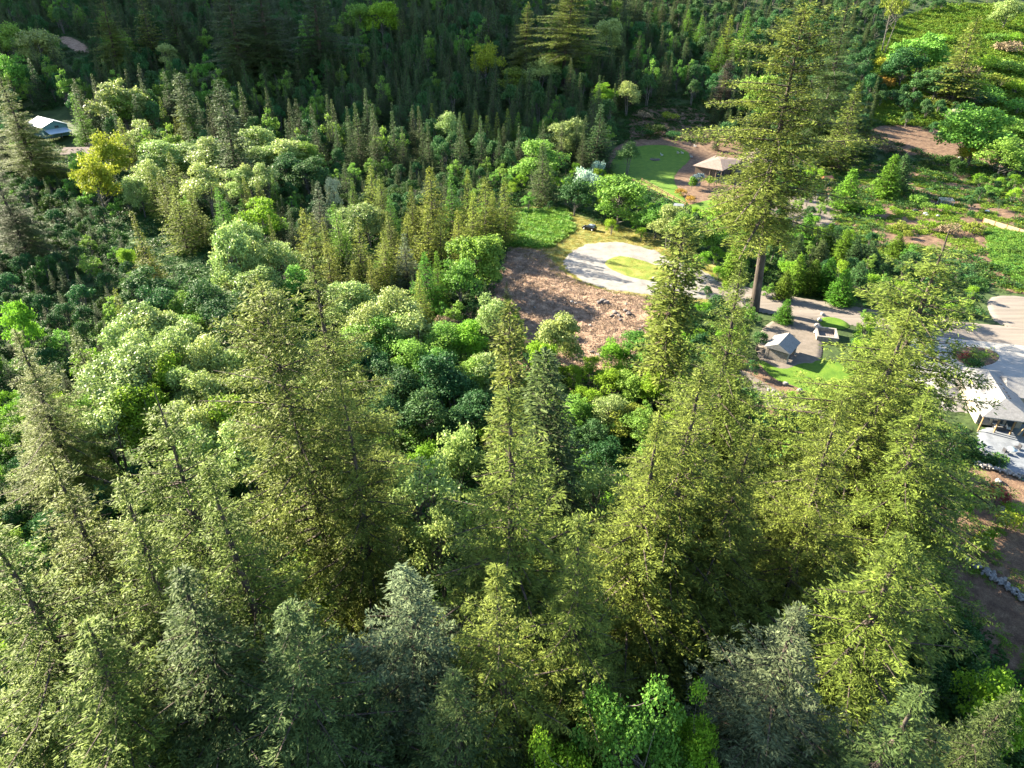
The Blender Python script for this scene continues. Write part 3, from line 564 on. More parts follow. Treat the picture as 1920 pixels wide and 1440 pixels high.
one(1370, 112, 22, 44, 'column', 'spruce_brown', 'dark purplish brown spruce behind the brown house', name='spruce', variant=0)
one(1608, 158, 22, 34, 'young', 'fir', 'sunlit narrow fir with bare twigs right of the giant fir', variant=1)
one(1632, 215, 15, 18, 'young', 'young_green', 'small bright green fir beside the dirt terrace', variant=0)
one(1832, 32, 22, 46, 'young', 'fir', 'leaning golden fir alone on the sunny hillside', variant=4)
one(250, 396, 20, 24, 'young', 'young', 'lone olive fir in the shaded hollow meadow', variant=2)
one(214, 540, 18, 20, 'young', 'young', 'narrow lit fir at the left end of the pale alder grove', variant=3)
one(138, 618, 18, 32, 'young', 'fir', 'greyish fir left of the alder grove above the lime maple', variant=1)
one(134, 174, 20, 20, 'young', 'young_green', 'narrow dark fir with a bright tip right of the barn', variant=0)
one(407, 150, 34, 30, 'column', 'fir_dark', 'dark column shaped spruce above the pale alder row', name='spruce', variant=0)
one(333, 138, 30, 24, 'column', 'fir_dark', 'dark slim spruce left of the column shaped spruce', name='spruce', variant=1)
one(1126, 195, 20, 28, 'young', 'young_dark', 'dark fir standing alone above the white dogwood', variant=2)
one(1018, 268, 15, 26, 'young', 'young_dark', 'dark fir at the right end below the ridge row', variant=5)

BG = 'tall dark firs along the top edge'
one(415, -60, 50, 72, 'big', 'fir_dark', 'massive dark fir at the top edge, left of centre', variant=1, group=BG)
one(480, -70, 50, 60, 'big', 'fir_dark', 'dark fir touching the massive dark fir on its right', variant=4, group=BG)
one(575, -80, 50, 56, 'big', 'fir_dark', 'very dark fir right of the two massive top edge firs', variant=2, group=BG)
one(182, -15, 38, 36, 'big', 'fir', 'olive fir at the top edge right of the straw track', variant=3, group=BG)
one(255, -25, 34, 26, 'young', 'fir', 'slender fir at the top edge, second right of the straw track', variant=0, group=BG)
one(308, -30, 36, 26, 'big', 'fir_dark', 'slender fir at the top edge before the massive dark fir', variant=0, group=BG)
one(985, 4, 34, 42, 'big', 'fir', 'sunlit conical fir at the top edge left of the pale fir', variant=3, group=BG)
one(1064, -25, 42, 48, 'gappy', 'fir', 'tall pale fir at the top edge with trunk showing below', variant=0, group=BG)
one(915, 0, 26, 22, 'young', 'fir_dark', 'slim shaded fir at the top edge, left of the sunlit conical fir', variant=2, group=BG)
one(1690, -40, 34, 24, 'airy', 'young', 'thin pine with long bare trunk on the hillside edge', variant=0, name='pine_tree')

stand('ridge row of sunlit young firs', 'the sunlit ridge row', [(811, 194, 15, 13, 'young', 'young'), (869, 214, 14, 13, 'young', 'young'), (893, 207, 15, 15, 'young', 'young'), (914, 217, 14, 17, 'young', 'young'), (932, 211, 14, 12, 'young', 'young'),
    (952, 204, 15, 14, 'young', 'young'), (972, 211, 14, 15, 'young', 'young_green'), (1003, 221, 13, 13, 'young', 'young_green'), (1022, 219, 13, 13, 'young', 'young'), (793, 202, 14, 12, 'young', 'young_dark'), (855, 222, 13, 12, 'young', 'young')], 'young_fir', YF, 'small pointed olive fir')
stand('olive firs left of the round bright maple', 'the mid picture fir stand', [(690, 311, 17, 26, 'young', 'young'), (712, 334, 15, 24, 'young', 'young'), (656, 335, 15, 18, 'young', 'young_green'), (592, 340, 16, 24, 'young', 'fir_grey'), (803, 315, 20, 34, 'young', 'young'),
    (768, 350, 16, 16, 'young', 'young'), (845, 320, 18, 22, 'young', 'young_green'), (874, 318, 19, 20, 'young', 'young'), (833, 326, 16, 14, 'young', 'young_dark'), (911, 334, 19, 32, 'young', 'young'), (948, 335, 17, 22, 'young', 'young'), (925, 358, 15, 20, 'young', 'young'),
    (730, 368, 14, 20, 'young', 'young_green'), (727, 395, 14, 22, 'young', 'fir'), (760, 402, 14, 24, 'young', 'young'), (800, 385, 17, 34, 'young', 'young'), (822, 400, 16, 28, 'young', 'young'), (858, 392, 16, 24, 'young', 'young'), (886, 360, 17, 26, 'young', 'young'),
    (862, 432, 11, 16, 'young', 'young'), (627, 380, 16, 22, 'young', 'young_green'), (665, 408, 18, 32, 'young', 'young'), (564, 390, 18, 24, 'young', 'young'), (585, 402, 17, 30, 'young', 'young'), (606, 410, 14, 20, 'young', 'young'), (716, 432, 16, 26, 'young', 'young'),
    (756, 440, 15, 26, 'young', 'fir_grey'), (693, 486, 13, 15, 'young', 'young'), (661, 488, 11, 14, 'young', 'young'), (797, 475, 16, 26, 'young', 'young_green'), (818, 472, 15, 20, 'young', 'young_green'), (786, 508, 15, 20, 'young', 'young'), (608, 455, 16, 28, 'young', 'young'),
    (540, 385, 15, 14, 'young', 'young_dark'), (644, 305, 13, 16, 'young', 'young_dark')], 'young_fir', YF, 'pointed young fir')
stand('olive firs among the pale alders', 'the alder row firs', [(405, 352, 16, 20, 'young', 'young_green'), (318, 285, 17, 22, 'young', 'young'), (300, 322, 16, 24, 'young', 'young'), (322, 350, 17, 30, 'young', 'young'), (352, 352, 16, 24, 'young', 'young'), (275, 312, 15, 20, 'young', 'young'),
    (222, 222, 19, 20, 'young', 'young'), (298, 182, 18, 13, 'young', 'young_green'), (334, 198, 18, 18, 'young', 'young'), (354, 214, 17, 20, 'young', 'young_green'), (325, 218, 15, 9, 'young', 'young'), (510, 328, 12, 12, 'young', 'young_green'), (517, 378, 13, 12, 'young', 'young_dark'),
    (456, 330, 13, 14, 'young', 'young'), (479, 330, 14, 16, 'young', 'young'), (447, 400, 13, 14, 'young', 'young'), (504, 402, 14, 12, 'young', 'young'), (404, 404, 12, 10, 'young', 'young_green')], 'young_fir', YF, 'pointed olive fir')
stand('firs at the wood edge near the top right', 'the upper right wood edge', [(1294, 18, 17, 14, 'young', 'young_green'), (1318, 30, 17, 15, 'young', 'young_green'), (1372, 28, 18, 18, 'young', 'young'), (1403, 20, 20, 22, 'young', 'young_green'), (1352, 68, 16, 18, 'young', 'young_green'), (1268, 62, 15, 12, 'young', 'young_dark'), (1230, 14, 15, 12, 'young', 'young_green'), (1335, 62, 14, 14, 'young', 'young_dark'), (1290, 70, 14, 14, 'young', 'young_dark')], 'young_fir', YF, 'green pointed fir')
stand('thick young firs along the lane', 'the fir hedge above the lane', [(1478, 508, 8, 20, 'fat', 'young_green'), (1505, 478, 10, 24, 'fat', 'young_green'), (1532, 488, 9, 22, 'fat', 'young_green'), (1562, 484, 10, 24, 'fat', 'young_green'), (1590, 508, 9, 26, 'fat', 'young_green'), (1618, 490, 9, 24, 'fat', 'teal'),
    (1560, 420, 9, 20, 'fat', 'young_green'), (1520, 400, 10, 22, 'fat', 'young_green'), (1590, 430, 8, 22, 'fat', 'young_green'), (1640, 452, 8, 20, 'fat', 'young_dark'), (1545, 450, 8, 22, 'fat', 'young_dark'), (1500, 440, 9, 20, 'fat', 'young_dark'), (1610, 448, 8, 18, 'fat', 'young_dark')], 'young_fir', YF, 'bushy bright green fir')
stand('thick firs near the orchard frame', 'the trio left of the netted frame', [(1602, 318, 11, 28, 'fat', 'young_green'), (1678, 292, 12, 28, 'fat', 'young_green'), (1700, 290, 12, 22, 'fat', 'young_dark')], 'young_fir', YF, 'thick bright green fir')

stand('pale alder row at upper left', 'the long pale alder row', [(297, 253, 15, 32, 'alder', 'alder'), (350, 262, 13, 26, 'alder', 'alder'), (385, 258, 13, 30, 'alder', 'alder'), (415, 268, 13, 28, 'alder', 'alder'), (440, 262, 13, 26, 'alder', 'alder'), (478, 228, 17, 30, 'alder', 'alder'), (505, 262, 13, 26, 'alder', 'alder'), (540, 254, 15, 30, 'alder', 'alder'), (568, 258, 14, 24, 'alder', 'green'), (468, 272, 12, 22, 'alder', 'alder'), (530, 285, 12, 26, 'alder', 'teal'), (572, 290, 13, 28, 'alder', 'teal')], 'alder_tree', BT, 'round pale green alder')
stand('second row of alders', 'the second alder row', [(262, 298, 14, 22, 'alder', 'alder'), (372, 306, 16, 32, 'alder', 'alder'), (442, 308, 13, 18, 'alder', 'alder'), (462, 304, 13, 18, 'alder', 'alder'), (488, 306, 14, 22, 'alder', 'alder'), (246, 325, 13, 18, 'alder', 'alder')], 'alder_tree', BT, 'oval pale alder')
stand('bright alders around the middle left firs', 'the alders above the big grove', [(420, 415, 20, 32, 'alder', 'alder'), (452, 405, 18, 28, 'alder', 'alder'), (482, 372, 14, 30, 'alder', 'lime'), (440, 440, 18, 32, 'alder', 'alder'), (525, 452, 14, 30, 'alder', 'alder'), (548, 500, 13, 26, 'alder', 'green'), (470, 490, 16, 34, 'alder', 'alder'), (664, 376, 13, 28, 'alder', 'alder'), (690, 382, 12, 20, 'alder', 'alder'), (495, 530, 14, 30, 'alder', 'alder')], 'alder_tree', BT, 'pale leafy alder')
stand('big pale alder grove', 'the big pale grove', [(250, 568, 16, 36, 'alder', 'alder'), (290, 572, 16, 36, 'alder', 'alder'), (325, 588, 15, 34, 'alder', 'alder'), (225, 600, 15, 34, 'alder', 'alder'), (262, 610, 16, 40, 'alder', 'alder'), (316, 618, 17, 36, 'alder', 'alder'), (372, 622, 17, 32, 'alder', 'alder'), (420, 638, 15, 28, 'alder', 'alder'), (455, 640, 16, 32, 'alder', 'alder'),
    (205, 648, 16, 40, 'alder', 'alder'), (245, 648, 17, 46, 'alder', 'alder'), (300, 665, 15, 36, 'alder', 'lime'), (375, 682, 16, 36, 'alder', 'alder'), (335, 690, 14, 28, 'alder', 'alder'), (425, 690, 14, 34, 'alder', 'alder'), (195, 690, 16, 44, 'alder', 'alder'), (250, 720, 15, 42, 'alder', 'lime'), (180, 745, 15, 42, 'alder', 'alder'), (420, 745, 14, 40, 'alder', 'lime'), (380, 755, 14, 36, 'alder', 'alder'), (130, 735, 14, 40, 'alder', 'green'), (340, 750, 13, 32, 'alder', 'alder'),
    (360, 790, 14, 40, 'alder', 'alder'), (445, 790, 16, 44, 'alder', 'alder')], 'alder_tree', BT, 'pale silvery alder')
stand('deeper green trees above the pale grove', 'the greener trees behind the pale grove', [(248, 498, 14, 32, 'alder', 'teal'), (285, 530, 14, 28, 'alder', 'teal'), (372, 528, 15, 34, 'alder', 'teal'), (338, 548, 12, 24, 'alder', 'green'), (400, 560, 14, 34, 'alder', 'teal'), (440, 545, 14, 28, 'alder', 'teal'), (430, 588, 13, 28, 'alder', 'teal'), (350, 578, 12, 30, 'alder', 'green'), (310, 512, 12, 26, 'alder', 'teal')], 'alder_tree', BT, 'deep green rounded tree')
one(150, 655, 9, 27, 'maple', 'lime', 'small bright lime maple left of the pale grove', BT, 'maple_tree')
one(20, 570, 14, 30, 'maple', 'lime', 'bright lime tree at the left edge above an olive fir', BT, 'maple_tree')
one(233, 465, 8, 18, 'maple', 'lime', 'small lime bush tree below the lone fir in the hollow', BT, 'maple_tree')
one(196, 252, 17, 34, 'maple', 'yellow', 'glowing yellow green maple right of the brown roof', BT, 'maple_tree')
one(212, 148, 21, 46, 'maple', 'alder', 'large pale green maple upper left', BT, 'maple_tree', variant=1)
one(238, 172, 16, 36, 'maple', 'green', 'green maple merging with the large pale one at upper left', BT, 'maple_tree')
one(258, 225, 15, 20, 'alder', 'alder', 'pointed bright tree right of the yellow green maple', BT, 'alder_tree')
one(145, 285, 15, 24, 'maple', 'green', 'bright green tree leaning over the barn yard', BT, 'maple_tree')
one(165, 295, 17, 40, 'maple', 'yellow', 'lower yellow green tree below the brown roof', BT, 'maple_tree')
one(890, 440, 15, 52, 'maple', 'green', 'round bright green maple at the left edge of the clearing', BT, 'maple_tree', variant=0)
one(860, 490, 13, 38, 'maple', 'green', 'bright green tree joined to the round maple, lower left', BT, 'maple_tree', variant=2)
one(1042, 594, 13, 44, 'maple', 'alder', 'bright pale maple on the near edge of the dirt clearing', BT, 'maple_tree', variant=0)
one(1018, 640, 10, 30, 'maple', 'lime', 'lower lime tree in front of the pale maple by the clearing', BT, 'maple_tree')
one(921, 548, 14, 25, 'alder', 'alder', 'slim pale alder left of the slim fir by the clearing', BT, 'alder_tree')
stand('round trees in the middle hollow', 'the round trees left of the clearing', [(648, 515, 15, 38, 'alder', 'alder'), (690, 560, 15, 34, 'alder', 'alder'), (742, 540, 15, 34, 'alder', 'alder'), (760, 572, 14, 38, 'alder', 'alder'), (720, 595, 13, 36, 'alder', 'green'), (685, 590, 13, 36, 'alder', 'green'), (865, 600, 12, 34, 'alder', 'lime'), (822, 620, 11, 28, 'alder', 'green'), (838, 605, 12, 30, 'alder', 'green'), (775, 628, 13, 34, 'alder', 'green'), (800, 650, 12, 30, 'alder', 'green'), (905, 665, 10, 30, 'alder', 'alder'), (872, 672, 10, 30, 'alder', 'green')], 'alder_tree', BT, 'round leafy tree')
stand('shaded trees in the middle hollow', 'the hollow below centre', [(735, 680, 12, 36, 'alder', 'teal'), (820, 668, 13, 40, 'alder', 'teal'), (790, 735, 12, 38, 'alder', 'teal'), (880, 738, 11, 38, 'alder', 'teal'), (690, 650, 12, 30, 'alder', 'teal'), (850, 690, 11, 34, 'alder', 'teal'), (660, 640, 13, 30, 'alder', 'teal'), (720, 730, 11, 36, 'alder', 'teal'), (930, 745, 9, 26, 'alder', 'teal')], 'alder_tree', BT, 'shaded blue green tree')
one(858, 808, 14, 44, 'maple', 'alder', 'round pale tree left of the huge middle fir', BT, 'maple_tree', variant=2)
one(790, 872, 20, 88, 'airy', 'alder', 'large airy pale tree in the foreground left of the huge middle fir', BT, 'alder_tree', variant=0)
one(720, 930, 18, 60, 'airy', 'alder', 'airy tree with thin dark trunk, foreground left of centre', BT, 'alder_tree', variant=1)
one(830, 960, 18, 60, 'airy', 'alder', 'airy pale tree tucked against the middle fir', BT, 'alder_tree', variant=1)
one(1130, 880, 17, 62, 'airy', 'alder', 'pale leafy tree between the two broad foreground firs', BT, 'alder_tree', variant=0)
one(1165, 335, 13, 54, 'maple', 'green', 'big round tree beside the parked black car', BT, 'maple_tree', variant=0)
one(1080, 336, 11, 34, 'maple', 'teal', 'dark round tree below the white dogwood', BT, 'maple_tree', variant=2)
one(1232, 372, 11, 26, 'alder', 'green', 'tall leafy tree below the rail fence, leftmost', BT, 'alder_tree')
one(1262, 385, 12, 26, 'alder', 'alder', 'pale tree before the small grey shed roof', BT, 'alder_tree')
one(1290, 398, 12, 22, 'alder', 'green', 'green tree right of the small grey shed', BT, 'alder_tree')
one(1180, 262, 12, 16, 'alder', 'teal', 'shaded slim tree left of the back lawn', BT, 'alder_tree')
one(1062, 215, 17, 30, 'alder', 'alder', 'dappled grey green tree right of the ridge row', BT, 'alder_tree')
one(1012, 262, 14, 34, 'alder', 'green', 'rounded tree below the ridge row at its right end', BT, 'alder_tree')
one(841, 206, 16, 18, 'alder', 'alder', 'pale leafy tree within the ridge row of young firs', BT, 'alder_tree')
one(910, 84, 18, 28, 'maple', 'yellow', 'yellow green tree alone in the dark wood at top centre', BT, 'maple_tree')
one(960, 120, 15, 20, 'alder', 'young', 'small lit tree right of the yellow green tree at top', BT, 'alder_tree')
one(1012, 105, 17, 24, 'alder', 'alder', 'lit tree left of the tall pale fir at top', BT, 'alder_tree')
one(1140, 34, 20, 28, 'maple', 'alder', 'bright leafy tree right of the tall pale fir at top', BT, 'maple_tree')
one(1132, 155, 13, 18, 'alder', 'lime', 'lit bush tree below the tall pale fir', BT, 'alder_tree')
one(1180, 152, 14, 18, 'alder', 'alder', 'lit tree above the garden beds at top centre right', BT, 'alder_tree')
one(672, 6, 18, 24, 'maple', 'green', 'bright maple at the top edge, left one of two', BT, 'maple_tree')
one(712, 2, 20, 34, 'maple', 'lime', 'bright maple at the top edge, right one of two', BT, 'maple_tree')
one(308, 76, 16, 16, 'alder', 'alder', 'small silvery tree between dark firs at upper left', BT, 'alder_tree')
one(218, 58, 16, 28, 'maple', 'green', 'green maple at upper left behind the olive fir', BT, 'maple_tree')
one(62, 55, 20, 40, 'maple', 'alder', 'silvery maple at the upper left left of the straw track', BT, 'maple_tree')
one(8, 45, 20, 36, 'maple', 'green', 'green maple in the top left corner', BT, 'maple_tree')
one(15, 105, 18, 30, 'maple', 'green', 'green tree at the left edge above the tall fir', BT, 'maple_tree')
one(272, 20, 18, 22, 'maple', 'teal', 'shaded maple between the slender top edge firs', BT, 'maple_tree')
one(1740, 58, 22, 46, 'maple', 'green', 'tall bright green maple on the right hillside', BT, 'maple_tree', variant=1)
one(1705, 90, 17, 38, 'maple', 'teal', 'shaded side tree left of the hillside maple', BT, 'maple_tree')
one(1770, 120, 15, 38, 'maple', 'teal', 'shaded side tree right of the hillside maple', BT, 'maple_tree')
one(1845, 192, 15, 60, 'maple', 'green', 'broad bright tree at the right above the netted frame', BT, 'maple_tree', variant=1)
one(1905, 220, 12, 36, 'maple', 'green', 'green tree at the right edge below the hillside', BT, 'maple_tree')
one(1828, 268, 9, 26, 'maple', 'yellow', 'yellow green tree at the end of the dirt terrace', BT, 'maple_tree')
one(1895, 262, 11, 40, 'maple', 'green', 'green tree at the right edge right of the dirt terrace', BT, 'maple_tree')
one(1900, -5, 16, 30, 'maple', 'alder', 'pale tree in the top right corner', BT, 'maple_tree')
one(1352, 378, 9, 26, 'maple', 'lime', 'bright lime tree in front of the brown house, left', BT, 'maple_tree')
one(1384, 384, 9, 26, 'maple', 'lime', 'bright lime tree in front of the brown house, right', BT, 'maple_tree')
one(1342, 415, 9, 24, 'maple', 'green', 'green tree below the side lawn', BT, 'maple_tree')
one(1428, 138, 22, 34, 'maple', 'green', 'green tree behind the giant gappy fir, left side', BT, 'maple_tree')
one(1400, 395, 9, 24, 'maple', 'green', 'green tree left of the giant trunk', BT, 'maple_tree')
one(1385, 455, 9, 26, 'fat', 'young_green', 'bright bushy fir above the lane behind the thin topped fir', BF, 'young_fir')
one(1195, 1262, 28, 105, 'canopy', 'green', 'deep green leafy tree at the bottom edge right of centre', BT, 'maple_tree', variant=0)
one(1045, 1370, 24, 80, 'canopy', 'lime', 'bright green tree cut by the bottom edge at centre', BT, 'maple_tree', variant=2)
one(1320, 1300, 24, 60, 'canopy', 'lime', 'lime understory tree right of the deep green bottom tree', BT, 'maple_tree')
one(1220, 1120, 14, 55, 'maple', 'lime', 'lime understory tree in the gap among the foreground firs', BT, 'maple_tree')
one(560, 1060, 14, 46, 'maple', 'lime', 'lime understory tree by the bare trunks, left of centre', BT, 'maple_tree')
one(1900, 1280, 12, 60, 'maple', 'lime', 'green tree at the right edge near the bottom', BT, 'maple_tree')
stand('shrubs on the clearing edge', 'the growth below the dirt clearing', [(1150, 642, 7, 28, 'maple', 'lime'), (1196, 628, 8, 34, 'maple', 'green'), (1228, 650, 8, 30, 'maple', 'green'), (1145, 690, 7, 30, 'maple', 'lime'), (1190, 700, 7, 34, 'maple', 'green'), (1230, 700, 9, 26, 'maple', 'lime'), (1085, 745, 7, 30, 'maple', 'green'), (1150, 745, 7, 28, 'alder', 'alder'), (1180, 760, 7, 26, 'alder', 'young'), (1110, 790, 7, 34, 'maple', 'teal'), (1205, 770, 8, 26, 'alder', 'green'), (1140, 830, 7, 36, 'maple', 'teal'), (1255, 640, 8, 28, 'maple', 'yellow')], 'understory_tree', BT, 'low leafy tree')

# ------------------------------------------------------------------ garden plants
GP = [('shrub', (1255, 210), 3.0, 16, 'yellow', 'glowing yellow green shrub above the back lawn'), ('shrub', (1208, 208), 3.2, 15, 'twiggy', 'dull brown shrub left of the glowing shrub'), ('shrub', (1232, 232), 2.4, 18, 'bramble', 'dark low shrub between the garden paths'), ('shrub', (1262, 245), 2.5, 16, 'teal', 'dark blue green shrub beside the curved garden path'),
      ('shrub', (1206, 238), 2.4, 18, 'bramble', 'dark shrub at the left end of the garden beds'), ('shrub', (1278, 352), 2.6, 11, 'orange', 'orange yellow shrub at the tip of the flower bed'), ('shrub', (1296, 366), 2.4, 10, 'orange', 'golden round shrub by the side lawn'), ('conic', (1300, 330), 4.5, 8, 'young_green', 'slim green conical shrub in the flower bed'),
      ('conic', (1311, 322), 5.5, 12, 'blue_spruce', 'blue spruce beside the brown house'), ('shrub', (1332, 330), 3.5, 10, 'lime', 'bright green shrub against the brown house posts'), ('shrub', (1860, 262), 3, 14, 'blossom', 'cream flowered shrub at the right edge'),
      ('conic', (1880, 912), 3.6, 22, 'red', 'red leaved maple in the lower right garden'), ('shrub', (1900, 962), 3.4, 30, 'yellow', 'large golden yellow shrub at the right edge'), ('conic', (1848, 1005), 3.2, 20, 'yellow', 'smaller golden conifer above the boulder row'), ('conic', (1862, 992), 3.4, 14, 'lime', 'green gold conifer touching the smaller golden one'),
      ('shrub', (1835, 920), 1.4, 12, 'yellow', 'low yellow shrub left of the red maple'), ('shrub', (1818, 932), 1.4, 12, 'lime', 'low lime shrub between shaded firs and the red maple'), ('shrub', (1905, 945), 1.6, 20, 'lime', 'low green shrub right of the red maple'),
      ('shrub', (1487, 792), 1.3, 9, 'orange', 'small orange shrub by the boulders below the courtyard lawn'), ('shrub', (1490, 735), 2.0, 12, 'lime', 'bright green shrub on the lower edge of the courtyard lawn'), ('shrub', (1505, 740), 1.8, 16, 'bramble', 'dark shrub behind the boulders below the courtyard lawn'),
      ('fat', (1478, 562), 5, 18, 'young_green', 'small bushy fir beside the giant bare trunk'), ('shrub', (1840, 660), 1.6, 16, 'lime', 'green shrub in the driveway planter'), ('shrub', (1812, 662), 1.8, 14, 'red', 'red shrub in the driveway planter'), ('shrub', (1825, 672), 1.3, 22, 'bramble', 'low ground cover in the driveway planter'),
      ('shrub', (1692, 415), 3.0, 16, 'young', 'olive shrub on the bare orchard soil, left'), ('shrub', (1706, 432), 2.6, 10, 'young', 'small ball shaped orchard tree'), ('shrub', (1745, 412), 3.0, 16, 'lime', 'bright green orchard shrub in the middle'), ('shrub', (1785, 420), 3.4, 20, 'twiggy', 'brownish orchard shrub with bare twigs'), ('shrub', (1640, 385), 3.4, 20, 'lime', 'lime shrub left of the dark pond edge'),
      ('shrub', (1725, 362), 3.4, 16, 'green', 'leafy shrub left of the netted frame'), ('shrub', (1742, 378), 2.8, 12, 'green', 'smaller shrub at the corner of the netted frame'), ('shrub', (1772, 382), 2.6, 14, 'lime', 'shrub in front of the netted frame'), ('shrub', (1825, 395), 2.6, 8, 'bramble', 'dark round shrub left of the cream panel fence'), ('shrub', (1828, 418), 3.0, 20, 'young', 'olive shrub below the cream panel fence'),
      ('shrub', (1838, 325), 4.0, 16, 'lime', 'light green shrub below the yellow green tree'), ('shrub', (1870, 350), 2.6, 10, 'green', 'shrub in the middle of the right garden'), ('shrub', (1900, 355), 1.8, 5, 'lime', 'tiny shrub near the right edge garden'), ('shrub', (1680, 388), 2.2, 12, 'lime', 'shrub above the pale rocks'), ('fat', (1690, 440), 4.5, 20, 'young_green', 'bushy fir below the orchard'), 
      ('maple', (1800, 300), 6, 14, 'bramble', 'dark shrub on the grass bank below the dirt terrace'), ('shrub', (1740, 300), 3, 12, 'bramble', 'dark shrub at the foot of the dirt terrace'), ('shrub', (1670, 270), 3.4, 12, 'twiggy', 'brown shrub on the dirt terrace'), ('shrub', (1792, 205), 6, 14, 'blossom', 'blossoming pale shrub before the broad bright tree')]
for k, (px, py), h, hw, mt, lab in GP:
    nm = 'young_fir' if k == 'fat' else 'garden_shrub'
    if 'red leaved' in lab: nm = 'red_maple'
    one(px, py, h, hw, k, mt, lab, cat='fir tree' if k == 'fat' else 'shrub', name=nm)
stand('bramble mounds on the sunny hillside', 'the sunny hillside', [(1855, 105, 4, 26, 'shrub', 'lime'), (1895, 110, 4, 30, 'shrub', 'green'), (1880, 140, 4, 34, 'shrub', 'young'), (1840, 150, 4, 24, 'shrub', 'lime'), (1910, 150, 4, 26, 'shrub', 'lime'), (1868, 165, 4, 30, 'shrub', 'green'), (1835, 172, 4, 28, 'shrub', 'teal'), (1790, 140, 4, 20, 'shrub', 'blossom'), (1820, 125, 5, 22, 'shrub', 'twiggy'), (1895, 75, 4, 24, 'shrub', 'twiggy'),
    (1665, 105, 5, 20, 'shrub', 'yellow'), (1660, 140, 6, 22, 'shrub', 'orange'), (1680, 165, 6, 26, 'shrub', 'teal'), (1905, 62, 3, 26, 'shrub', 'lime'), (1870, 60, 3, 24, 'shrub', 'green'), (1770, 62, 3, 22, 'shrub', 'lime'), (1915, 185, 5, 30, 'shrub', 'green')], 'bramble_mound', 'shrub', 'leafy mound')
# white dogwood: three flat tiers of bracts
one(1097, 312, 7, 18, 'shrub', 'dogwood', 'white blooming dogwood at the left end of the back lawn', cat='shrub', name='dogwood')
one(1122, 298, 6, 12, 'shrub', 'dogwood', 'upper small white dogwood beside the back lawn', cat='shrub', name='dogwood')
one(1120, 328, 5, 17, 'shrub', 'dogwood', 'lower white dogwood next to the big round tree', cat='shrub', name='dogwood')
one(622, 332, 12, 14, 'maple', 'blossom', 'cream blossoming tree among the olive firs', BT, 'blossom_tree')
one(832, 590, 7, 22, 'maple', 'twiggy', 'brown budding tree left of the clearing', BT, 'understory_tree')

# ------------------------------------------------------------------ filler trees of the wood
def inpoly_px(px, py, poly):
    c = False; n = len(poly)
    for i in range(n):
        a, b = poly[i], poly[(i + 1) % n]
        if (a[1] > py) != (b[1] > py) and px < (b[0] - a[0]) * (py - a[1]) / (b[1] - a[1]) + a[0]: c = not c
    return c
def is_open(x, y, h, r):
    z = float(terrain(x, y))
    for f in (0.0, 0.3, 0.6, 0.95):
        px, py, d = proj(x, y, z + h * f); w = r * FOC / d * (0.9 if f < 0.8 else 0.2)
        for dx in (-w, 0, w):
            for p in OPEN_PX:
                if inpoly_px(px + dx, py, p): return True
    return False
frnd = random.Random(99); n_fir = n_broad = 0
PB = [p for p in PLACED]
FILL = []
def try_fill(x, y):
    global n_fir, n_broad
    z = float(terrain(x, y)); bx, by, d = proj(x, y, z)
    if d <= 0 or bx < -60 or bx > 1980 or by > 1640: return
    if by < -60: return
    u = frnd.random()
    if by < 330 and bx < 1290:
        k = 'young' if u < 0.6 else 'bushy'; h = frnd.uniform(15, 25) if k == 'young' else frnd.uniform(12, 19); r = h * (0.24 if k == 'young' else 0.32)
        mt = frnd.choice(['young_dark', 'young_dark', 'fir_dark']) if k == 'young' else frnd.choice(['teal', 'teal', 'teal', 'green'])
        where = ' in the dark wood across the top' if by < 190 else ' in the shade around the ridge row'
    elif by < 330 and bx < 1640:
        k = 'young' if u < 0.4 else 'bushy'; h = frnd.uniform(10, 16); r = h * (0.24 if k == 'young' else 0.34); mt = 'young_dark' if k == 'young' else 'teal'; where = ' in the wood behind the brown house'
    elif by < 330:
        if u < 0.5: return
        k = 'bushy'; h = frnd.uniform(6, 10); r = h * 0.4; mt = 'teal'; where = ' on the upper right hillside'
    elif by < 760 and bx < 960:
        k = 'young' if u < 0.35 else 'bushy'; h = frnd.uniform(5, 9); r = h * (0.25 if k == 'young' else 0.42)
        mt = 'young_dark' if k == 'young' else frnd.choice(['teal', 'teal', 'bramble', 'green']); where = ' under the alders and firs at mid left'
    elif by < 760:
        if u < 0.3: return
        k = 'bushy'; h = frnd.uniform(4, 7); r = h * 0.4; mt = frnd.choice(['teal', 'green', 'lime']); where = ' under the tall firs at right'
    else:
        k = 'bushy'; h = frnd.uniform(4, 8); r = h * 0.42; mt = frnd.choice(['teal', 'green', 'lime', 'teal']); where = ' under the foreground firs'
    if is_open(x, y, h, r): return
    for (a, b, rr, hh) in PB:
        if (a - x) ** 2 + (b - y) ** 2 < (0.70 * (min(rr, 4.5) + r)) ** 2: return
    for (a, b, rr) in FILL:
        if (a - x) ** 2 + (b - y) ** 2 < (0.72 * (rr + r)) ** 2: return
    FILL.append((x, y, r)); fir = k == 'young'
    if fir: n_fir += 1
    else: n_broad += 1
    CAND.append((d, k, x, y, z, h, r, mt, where, fir))
CAND = []
yy = 22.0
while yy < 600:
    dd = 4.8 if yy < 300 else 4.8 + (yy - 300) * 0.012
    xx = -0.80 * (yy * 0.848 + 40) - 10
    while xx < 0.80 * (yy * 0.848 + 40) + 10:
        try_fill(xx + frnd.uniform(-.48, .48) * dd, yy + frnd.uniform(-.48, .48) * dd); xx += dd
    yy += dd
CAND.sort(key=lambda q: q[0])
NF = sum(1 for p in PLACED)                      # hand-set things of every kind
counts = {True: 0, False: 0}; REST = {}
